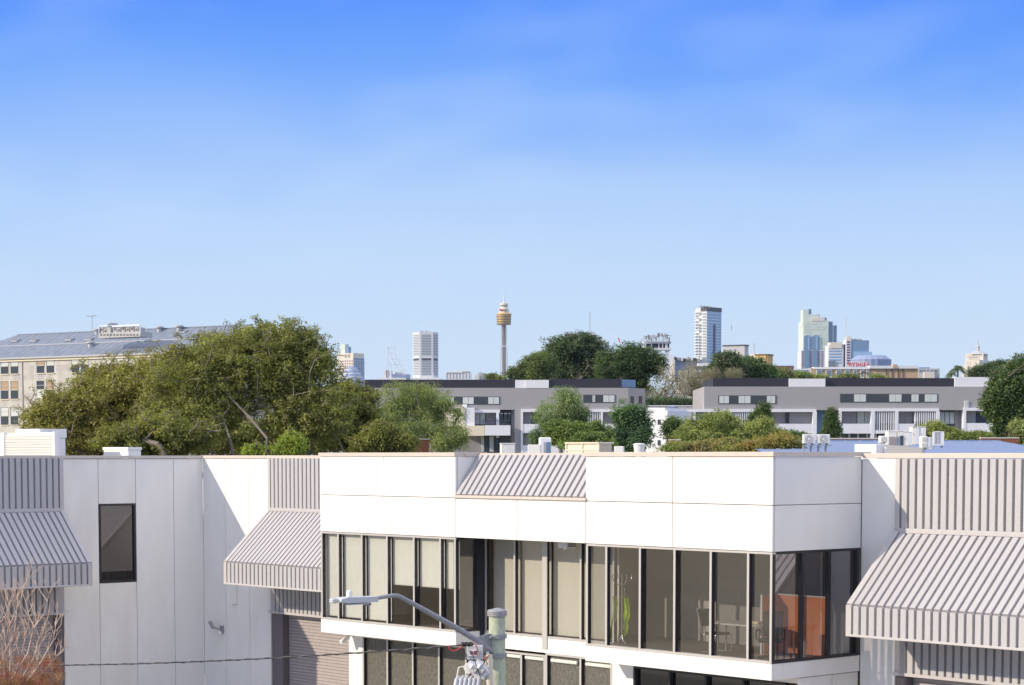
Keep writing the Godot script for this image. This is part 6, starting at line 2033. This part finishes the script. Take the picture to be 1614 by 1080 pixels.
	tree("leafy_shrub", "pale green bush at the right edge under the dense dark tree", 1612, 140, [[1612, 680, 18, 16], [1625, 690, 18, 16]], "fine", gum, 420, 0.4, {"limbs": 30, "trunk": 0.12, "category": "shrub", "group": "shrubs"})
	# behind the apartments
	tree("broadleaf_tree", "mid green bushy tree right of the observation tower's foot", 845, 340, [[842, 586, 26, 22, 0], [858, 575, 18, 16, 0], [820, 594, 18, 12, 0]], "broad", [[0.05, 0.068, 0.026], [0.075, 0.098, 0.036], [0.10, 0.125, 0.045]], 600, 1.0, {"limbs": 60, "trunk": 0.35, "gap": -0.15})
	tree("fig_tree", "dark spreading fig with domed crown above the left apartment block", 905, 350, [[905, 555, 46, 24, 0], [880, 575, 40, 28, 1], [925, 575, 34, 34, 0], [900, 590, 60, 22, 1], [915, 540, 26, 12, 0]], "broad", dark, 1200, 1.05, {"limbs": 260, "trunk": 0.5, "stems": 3, "gap": -0.05, "patch": 2.2, "bark": "pale_bark"})
	tree("broadleaf_tree", "dense dark green tree in front of the antenna frame", 995, 330, [[990, 582, 44, 32, 0], [1000, 562, 28, 16, 0], [1020, 575, 26, 20, 0], [985, 610, 46, 24, 0], [958, 580, 18, 24, 1]], "broad", deep, 1400, 0.95, {"limbs": 80, "trunk": 0.4, "gap": -0.15})
	tree("bare_tree", "grey twiggy tree with sparse leaves beside the left apartment block's end", 1052, 320, [[1050, 605, 24, 30, 0], [1062, 625, 26, 22, 0], [1035, 630, 22, 16, 0]], "dry", grey, 150, 0.9, {"limbs": 1300, "trunk": 0.22, "taper": 0.42, "stems": 2, "gap": -0.5, "bark": "pale_bark", "group": "bare trees"})
	tree("bare_tree", "grey bare tree with fan of branches before the cluttered rooftop block", 1090, 325, [[1088, 600, 20, 26, 0], [1108, 612, 20, 24, 0]], "dry", grey, 500, 0.5, {"limbs": 900, "trunk": 0.25, "taper": 0.42, "gap": -0.5, "bark": "pale_bark", "group": "bare trees"})
	tree("leafy_shrub", "strip of grey-green bushes along the pale boundary wall", 1060, 310, [[1040, 636, 26, 7], [1080, 636, 30, 6], [1110, 634, 14, 7]], "fine", dark, 260, 0.8, {"limbs": 20, "trunk": 0.1, "category": "shrub", "group": "shrubs"})
	tree("broadleaf_tree", "dark rounded tree below the grey concrete block", 1145, 330, [[1145, 580, 24, 22, 0], [1130, 592, 18, 14, 0], [1160, 592, 18, 14, 0]], "broad", dark, 650, 1.0, {"limbs": 50, "trunk": 0.5, "gap": -0.3})
	tree("bare_tree", "grey bare tree with pale twigs between the two dark rounded trees", 1130, 318, [[1122, 594, 16, 14, 0], [1158, 594, 16, 14, 0]], "dry", grey, 300, 0.5, {"limbs": 600, "trunk": 0.18, "taper": 0.42, "gap": -0.5, "bark": "pale_bark", "group": "bare trees"})
	tree("broadleaf_tree", "mid green rounded tree below the tan block", 1190, 335, [[1185, 586, 22, 20, 0], [1205, 592, 18, 14, 0]], "broad", [[0.03, 0.06, 0.025], [0.05, 0.085, 0.035], [0.075, 0.115, 0.04]], 520, 1.0, {"limbs": 50, "trunk": 0.45, "gap": -0.3})
	tree("leafy_shrub", "low grey-green treetops right of the tan block", 1232, 340, [[1230, 592, 16, 9], [1215, 594, 10, 8]], "fine", gum, 260, 0.9, {"limbs": 20, "trunk": 0.2, "category": "shrub", "group": "shrubs"})
	tree("leafy_shrub", "low dark bushes in front of the tan brick building", 1320, 380, [[1262, 594, 18, 6], [1335, 596, 22, 5], [1385, 597, 12, 4], [1290, 597, 14, 4]], "fine", gum, 300, 0.9, {"limbs": 20, "trunk": 0.2, "category": "shrub", "group": "shrubs"})
	tree("broadleaf_tree", "dark treetop sloping behind the right apartments' white roof panel", 1555, 360, [[1555, 590, 26, 12, 0], [1575, 583, 18, 12, 0]], "fine", dark, 500, 0.95, {"limbs": 30, "trunk": 0.4, "gap": -0.3})
	tree("leafy_shrub", "small green treetops left of the observation tower's foot", 775, 600, [[776, 596, 10, 5], [788, 597, 8, 3]], "fine", gum, 130, 1.2, {"limbs": 10, "trunk": 0.2, "category": "shrub", "group": "shrubs"})
	palm("feathery palm tree above the right apartment block's roof screen", 1510, 330, 581, 17, false)
	palm("bushy palm tree beside the feathery palm above the roof screen", 1500, 334, 590, 12, false)
	palm("small bright fan palm left of the cream cooler", 883, 100, 707, 11, true)


func palm(label: String, px: float, d: float, py: float, reach: float, fan: bool) -> void:
	var r := RandomNumberGenerator.new()
	r.seed = int(px)
	var head := at(px, py, d)
	var root := Vector3(head.x, 0, head.z)
	var o := thing("fan_palm" if fan else "palm_tree", label, "palm", root, 0, "palms")
	var k := reach * d / FOCAL
	var b := MB.new()
	b.tube([root, Vector3(root.x + 0.1, head.y * 0.5, root.z), head], [0.05 * k + 0.1, 0.04 * k + 0.08, 0.04 * k + 0.06], 8)
	place(o, "trunk", b.mesh(), M.pale_bark)
	var m := StandardMaterial3D.new()
	m.resource_name = "palm_leaf"
	m.albedo_color = lin(0.14, 0.22, 0.05) if fan else lin(0.05, 0.085, 0.035)
	m.roughness = 0.6
	m.backlight_enabled = true
	m.backlight = Color(0.5, 0.55, 0.4)
	for i in (14 if fan else 17):
		var a := TAU * i / (14 if fan else 17) + r.randf() * 0.3
		var el := r.randf_range(0.1, 1.3)
		var dir := Vector3(cos(a) * cos(el), sin(el), sin(a) * cos(el))
		b = MB.new()
		var prev := head
		for j in 7:
			var f := (j + 1) / 7.0
			var p := head + dir * k * f + Vector3(0, -0.75 * k * f * f * (0.3 if fan else 1.0), 0)
			var sd := (p - prev).cross(Vector3.UP).normalized()
			var wl := k * (0.42 * sin(f * 2.6 + 0.3)) * (0.5 if fan else 1.0)
			for s in [-1.0, 1.0]:
				var tip: Vector3 = p + sd * s * wl + (p - prev) * 0.9 + Vector3(0, -0.12 * k, 0)
				b.tri(prev, p, tip)
				var q := (prev + p) * 0.5
				b.tri(prev, q, prev + sd * s * wl * 0.9 + (p - prev) * 0.7 + Vector3(0, -0.12 * k, 0))
			prev = p
		place(o, "frond", b.mesh(), m)


# ---------- the street in front ----------
func make_street() -> void:
	var U := -24.042
	var Vp := 21.12
	var P := Vector3(U, 0, -Vp)
	var o := thing("utility_pole", "pale green painted timber pole with metal cap and street lamp arm", "pole", P)
	var b := MB.new()
	b.lathe([Vector2(0.155, 0), Vector2(0.13, 7.0)], 20)
	b.tri(Vector3(0, 7, 0), Vector3(0.1, 7, 0), Vector3(0, 7, 0.1))
	place(o, "pole_shaft", b.mesh(), M.pole_wood, Transform3D(Basis(), P))
	b = MB.new()
	b.lathe([Vector2(0.138, 6.98), Vector2(0.156, 6.98), Vector2(0.158, 7.055), Vector2(0.145, 7.075), Vector2(0.0, 7.11)], 20)
	place(o, "cap", b.mesh(), M.galvanised, Transform3D(Basis(), P))
	# arm: a tapered tube with a broad clamp plate
	b = MB.new()
	b.tube([Vector3(U, 6.40, -21.05), Vector3(U, 6.644, -20.649), Vector3(U, 6.909, -20.136), Vector3(U, 7.246, -19.437), Vector3(U, 7.345, -19.23), Vector3(U, 7.39, -19.13), Vector3(U, 7.40, -19.03), Vector3(U, 7.385, -18.85), Vector3(U, 7.365, -18.62)], [0.052, 0.048, 0.043, 0.036, 0.033, 0.032, 0.031, 0.03, 0.029], 14)
	place(o, "lamp_arm", b.mesh(), M.galvanised)
	b = MB.new()
	for s in [-0.012, 0.012]:
		var a := Vector3(U + s, 6.66, -20.62)
		var c := Vector3(U + s, 6.71, -20.97)
		var e := Vector3(U + s, 6.30, -21.10)
		var f := Vector3(U + s, 6.42, -20.86)
		b.quad(a, c, e, f)
	b.quad(Vector3(U - 0.012, 6.66, -20.62), Vector3(U + 0.012, 6.66, -20.62), Vector3(U + 0.012, 6.71, -20.97), Vector3(U - 0.012, 6.71, -20.97))
	b.quad(Vector3(U - 0.012, 6.42, -20.86), Vector3(U + 0.012, 6.42, -20.86), Vector3(U + 0.012, 6.30, -21.10), Vector3(U - 0.012, 6.30, -21.10))
	place(o, "arm_gusset", b.mesh(), M.galvanised)
	for y in [6.36, 6.66]:
		b = MB.new()
		b.lathe([Vector2(0.14, y - 0.03), Vector2(0.158, y - 0.03), Vector2(0.158, y + 0.03), Vector2(0.14, y + 0.03)], 20)
		place(o, "band_clamp", b.mesh(), M.galvanised, Transform3D(Basis(), P))
		b = MB.new()
		b.tube([Vector3(U + 0.05, y, -20.95), Vector3(U + 0.09, y, -20.90)], [0.02, 0.02], 6)
		place(o, "bolt", b.mesh(), M.galvanised)
	var L := thing("street_lamp", "flat grey street lamp head with light sensor on the end of the pole arm", "street lamp", Vector3(U, 7.3, -18.25))
	b = MB.new()
	b.extrude([Vector2(-18.66, 7.325), Vector2(-18.66, 7.405), Vector2(-18.1, 7.415), Vector2(-17.98, 7.395), Vector2(-17.96, 7.36), Vector2(-18.1, 7.328)], U - 0.11, U + 0.11)
	place(L, "housing", b.mesh(), M.lamp_body)
	fb(L, "lens", M.curtain, Transform3D(), Vector3(U - 0.1, 7.300, -18.5), Vector3(U + 0.1, 7.316, -18.15), 0.006)
	b = MB.new()
	b.lathe([Vector2(0.045, 7.42), Vector2(0.045, 7.49), Vector2(0.035, 7.51), Vector2(0.0, 7.515)], 12, Vector3(U, 0, -18.2))
	place(L, "light_sensor", b.mesh(), M.white_paint)
	fb(L, "latch", M.lamp_body, Transform3D(), Vector3(U - 0.05, 7.335, -17.96), Vector3(U + 0.05, 7.405, -17.86), 0.012)
	fb(L, "spigot", M.galvanised, Transform3D(), Vector3(U - 0.05, 7.27, -18.58), Vector3(U + 0.05, 7.312, -18.48), 0.01)
	# service box, insulators, coil bracket
	var tb := axes(748, 31.6)
	o = thing("service_box", "white service fuse box with cables beside the timber pole", "fuse box", at(748, 1050, 31.6), YAW)
	pb(o, "box", M.lamp_body, tb, 735.5, 1017.5, 761.5, 1040, -0.16, -0.02, 0.012)
	pb(o, "fuse_holder", M.white_paint, tb, 739, 1025, 753.5, 1034.5, -0.02, 0.02, 0.006)
	pb(o, "fuse", M.maroon, tb, 740.5, 1026.5, 745, 1032, 0.02, 0.03)
	pb(o, "fuse", M.bronze, tb, 747, 1026.5, 752, 1032, 0.02, 0.03)
	b = MB.new()
	var pl := func(x: float, y: float, z := 0.0) -> Vector3: return tb * on(tb, x, y, z)
	for q in [[737, 1046, 765, 1066, 0.095], [750, 1043, 772, 1062, 0.075], [733, 1048, 742, 1060, 0.06]]:
		b.tube([pl.call(q[0], q[1]), pl.call(lerpf(q[0], q[2], 0.3), lerpf(q[1], q[3], 0.25)), pl.call(lerpf(q[0], q[2], 0.7), lerpf(q[1], q[3], 0.75)), pl.call(q[2], q[3])], [q[4] * 0.7, q[4], q[4] * 1.1, q[4] * 0.8], 10)
	place(o, "insulator", b.mesh(), M.white_paint)
	for k in 4:
		b = MB.new()
		b.tube([pl.call(742 + k * 6, 1050 + (k % 2) * 7, 0.12), pl.call(745 + k * 6, 1052 + (k % 2) * 7, 0.135)], [0.05, 0.045], 10)
		place(o, "insulator_shed", b.mesh(), M.ac_grey if k % 2 else M.white_paint)
	b = MB.new()
	b.tube([pl.call(768, 1028), pl.call(771, 1040), pl.call(773, 1056), pl.call(770, 1066), pl.call(765, 1068)], [0.022, 0.022, 0.022, 0.022, 0.022], 8)
	place(o, "conduit", b.mesh(), M.ac_white)
	b = MB.new()
	b.tube([pl.call(770, 1032), pl.call(772, 1085)], [0.06, 0.065], 10)
	place(o, "conduit", b.mesh(), M.cream)
	for k in 6:
		b = MB.new()
		var x := 717.5 + k * 7.0
		b.tube([pl.call(x + 6, 1066.5 + absf(k - 2.0) * 0.8, -0.1), pl.call(x + 2, 1072, 0.05), pl.call(x - 1, 1090, 0.06)], [0.032, 0.036, 0.036], 8)
		place(o, "ribbed_cover", b.mesh(), M.lamp_body)
	b = MB.new()
	b.tube([pl.call(720, 1069), pl.call(723, 1053), pl.call(727, 1051), pl.call(736, 1053)], [0.014, 0.014, 0.014, 0.014], 6)
	place(o, "bracket", b.mesh(), M.ac_white)
	for q in [[[706, 1018], [709, 1024], [715, 1026.5], [722, 1024], [728, 1018.5]], [[744, 1013], [750, 1017], [753, 1024], [752, 1034]], [[762, 1039], [766, 1038], [770, 1033]]]:
		b = MB.new()
		var pts := []
		var rr := []
		for w in q:
			pts.append(pl.call(w[0], w[1], 0.06))
			rr.append(0.0085)
		b.tube(pts, rr, 6)
		place(o, "red_wire", b.mesh(), M.red_wire)
	for q in [[[744, 1028], [748, 1042], [754, 1058], [758, 1070]], [[729, 1020], [733, 1030], [736, 1040]], [[764, 1028], [766, 1036], [764, 1044], [760, 1050]], [[762, 1045], [766, 1042], [769, 1048]]]:
		b = MB.new()
		var pts := []
		var rr := []
		for w in q:
			pts.append(pl.call(w[0], w[1], 0.15))
			rr.append(0.007)
		b.tube(pts, rr, 5)
		place(o, "cable", b.mesh(), M.black)
	b = MB.new()
	for k in 5:
		b.tube([pl.call(728 + k * 3.4, 1015 + (k % 2) * 2, 0.1), pl.call(731 + k * 3.4, 1016.5 - (k % 2) * 2, 0.12)], [0.035, 0.03], 7)
	place(o, "connector", b.mesh(), M.black)
	# overhead cable
	var c0 := at(728, 1017, 31.7)
	var c1 := at(-140, 1046.5, 44)
	o = thing("overhead_cable", "black twisted overhead cable running left from the pole", "cable", c0)
	b = MB.new()
	var ps := []
	var rs := []
	for i in 41:
		var f := i / 40.0
		var p := c0.lerp(c1, f) - Vector3(0, 0.45 * 4.0 * f * (1.0 - f) * 0.32, 0)
		ps.append(p)
		rs.append(0.012)
	b.tube(ps, rs, 7)
	place(o, "cable_core", b.mesh(), M.black)
	b = MB.new()
	ps = []
	rs = []
	for i in 401:
		var f := i / 400.0
		var p := c0.lerp(c1, f) - Vector3(0, 0.45 * 4.0 * f * (1.0 - f) * 0.32, 0)
		ps.append(p + Vector3(0, cos(i * 0.5), sin(i * 0.5)) * 0.014)
		rs.append(0.008)
	b.tube(ps, rs, 5)
	place(o, "cable_strand", b.mesh(), M.ac_dark)
	bare_street_tree()


func bare_street_tree() -> void:
	var r := RandomNumberGenerator.new()
	r.seed = 5
	var d := 36.0
	var k := d / FOCAL
	var root := Vector3(at(20, 720, d).x, 0, at(20, 720, d).z)
	var o := thing("street_tree", "leafless pale-twigged street tree with tufts of rusty leaves at lower left", "tree", root)
	var b := MB.new()
	var tips: Array[Vector3] = []
	var start := at(0, 1140, d)
	b.tube([root, start], [0.16, 0.10], 8)
	# boughs: traced from the way the twigs fan out, then grown twice more
	var boughs := [
		[[0, 1140], [10, 1090], [2, 1020], [14, 985], [30, 950], [42, 912]],
		[[0, 1140], [14, 1080], [16, 1040], [12, 990], [14, 950], [9, 922]],
		[[0, 1140], [20, 1070], [44, 1030], [52, 990], [70, 968], [78, 934]],
		[[0, 1140], [26, 1080], [52, 1040], [62, 1010], [72, 984]],
		[[0, 1140], [30, 1090], [60, 1050], [82, 1010], [88, 984]],
		[[0, 1140], [24, 1090], [30, 1050], [40, 1010], [44, 975], [40, 945]],
		[[0, 1140], [-20, 1060], [-6, 1000], [3, 965]],
		[[0, 1140], [30, 1095], [70, 1058], [90, 1032]],
		[[0, 1140], [-10, 1080], [6, 1030], [22, 1000], [26, 960], [27, 930]]]
	for g in boughs:
		var pts := []
		var rr := []
		var dz := r.randf_range(-0.5, 0.5)
		for i in g.size():
			var f: float = float(i) / (g.size() - 1)
			pts.append(at(g[i][0] + r.randf_range(-2, 2), g[i][1], d + dz * f))
			rr.append(lerpf(0.024, 0.005, f))
		b.tube(pts, rr, 6)
		for n in 20:
			var i := r.randi_range(1, pts.size() - 1)
			var base: Vector3 = pts[i - 1].lerp(pts[i], r.randf())
			var dir := (RIGHT * r.randf_range(-0.6, 0.8) + Vector3.UP * r.randf_range(0.5, 1.2) + AHEAD * r.randf_range(-0.5, 0.5)).normalized()
			var ln := r.randf_range(0.15, 0.42)
			var m := base + dir * ln * 0.5 + Vector3(r.randfn(), r.randfn(), r.randfn()) * 0.02
			var e := base + dir * ln + Vector3(0, ln * 0.12, 0)
			b.tube([base, m, e], [0.008, 0.0065, 0.004], 5)
			tips.append(e)
			for s in 2:
				var d2 := (dir + Vector3(r.randfn(), absf(r.randfn()), r.randfn()) * 0.45).normalized()
				b.tube([m.lerp(e, r.randf()), m.lerp(e, 0.6) + d2 * ln * 0.5], [0.006, 0.0035], 4)
	place(o, "branches", b.mesh(), M.twig)
	var mm := MultiMesh.new()
	mm.transform_format = MultiMesh.TRANSFORM_3D
	mm.use_colors = true
	mm.mesh = clump("hanging", 0)
	var sp: Array[Vector3] = []
	while sp.size() < 800:
		var x := r.randf_range(-60, 96)
		var y := r.randf_range(1035, 1120) + maxf(0.0, absf(x - 40) - 40) * 0.4
		if y < 1062 and r.randf() < 0.65:
			continue
		sp.append(at(x, y, d + r.randfn() * 0.35))
	mm.instance_count = sp.size()
	for i in sp.size():
		var s := r.randf_range(0.06, 0.12)
		mm.set_instance_transform(i, Transform3D(Basis.from_euler(Vector3(r.randf() * TAU, r.randf() * TAU, 0)).scaled(Vector3(s, s, s)), sp[i] - root))
		var c: Array = [[0.38, 0.17, 0.11], [0.48, 0.28, 0.19], [0.46, 0.15, 0.14], [0.40, 0.25, 0.14]][r.randi() % 4]
		mm.set_instance_color(i, Color(c[0], c[1], c[2]))
	var mi := MultiMeshInstance3D.new()
	mi.name = "leaves"
	mi.multimesh = mm
	mi.material_override = leaf_mat("soft")
	mi.set_meta("kind", "stuff")
	o.add_child(mi, true)
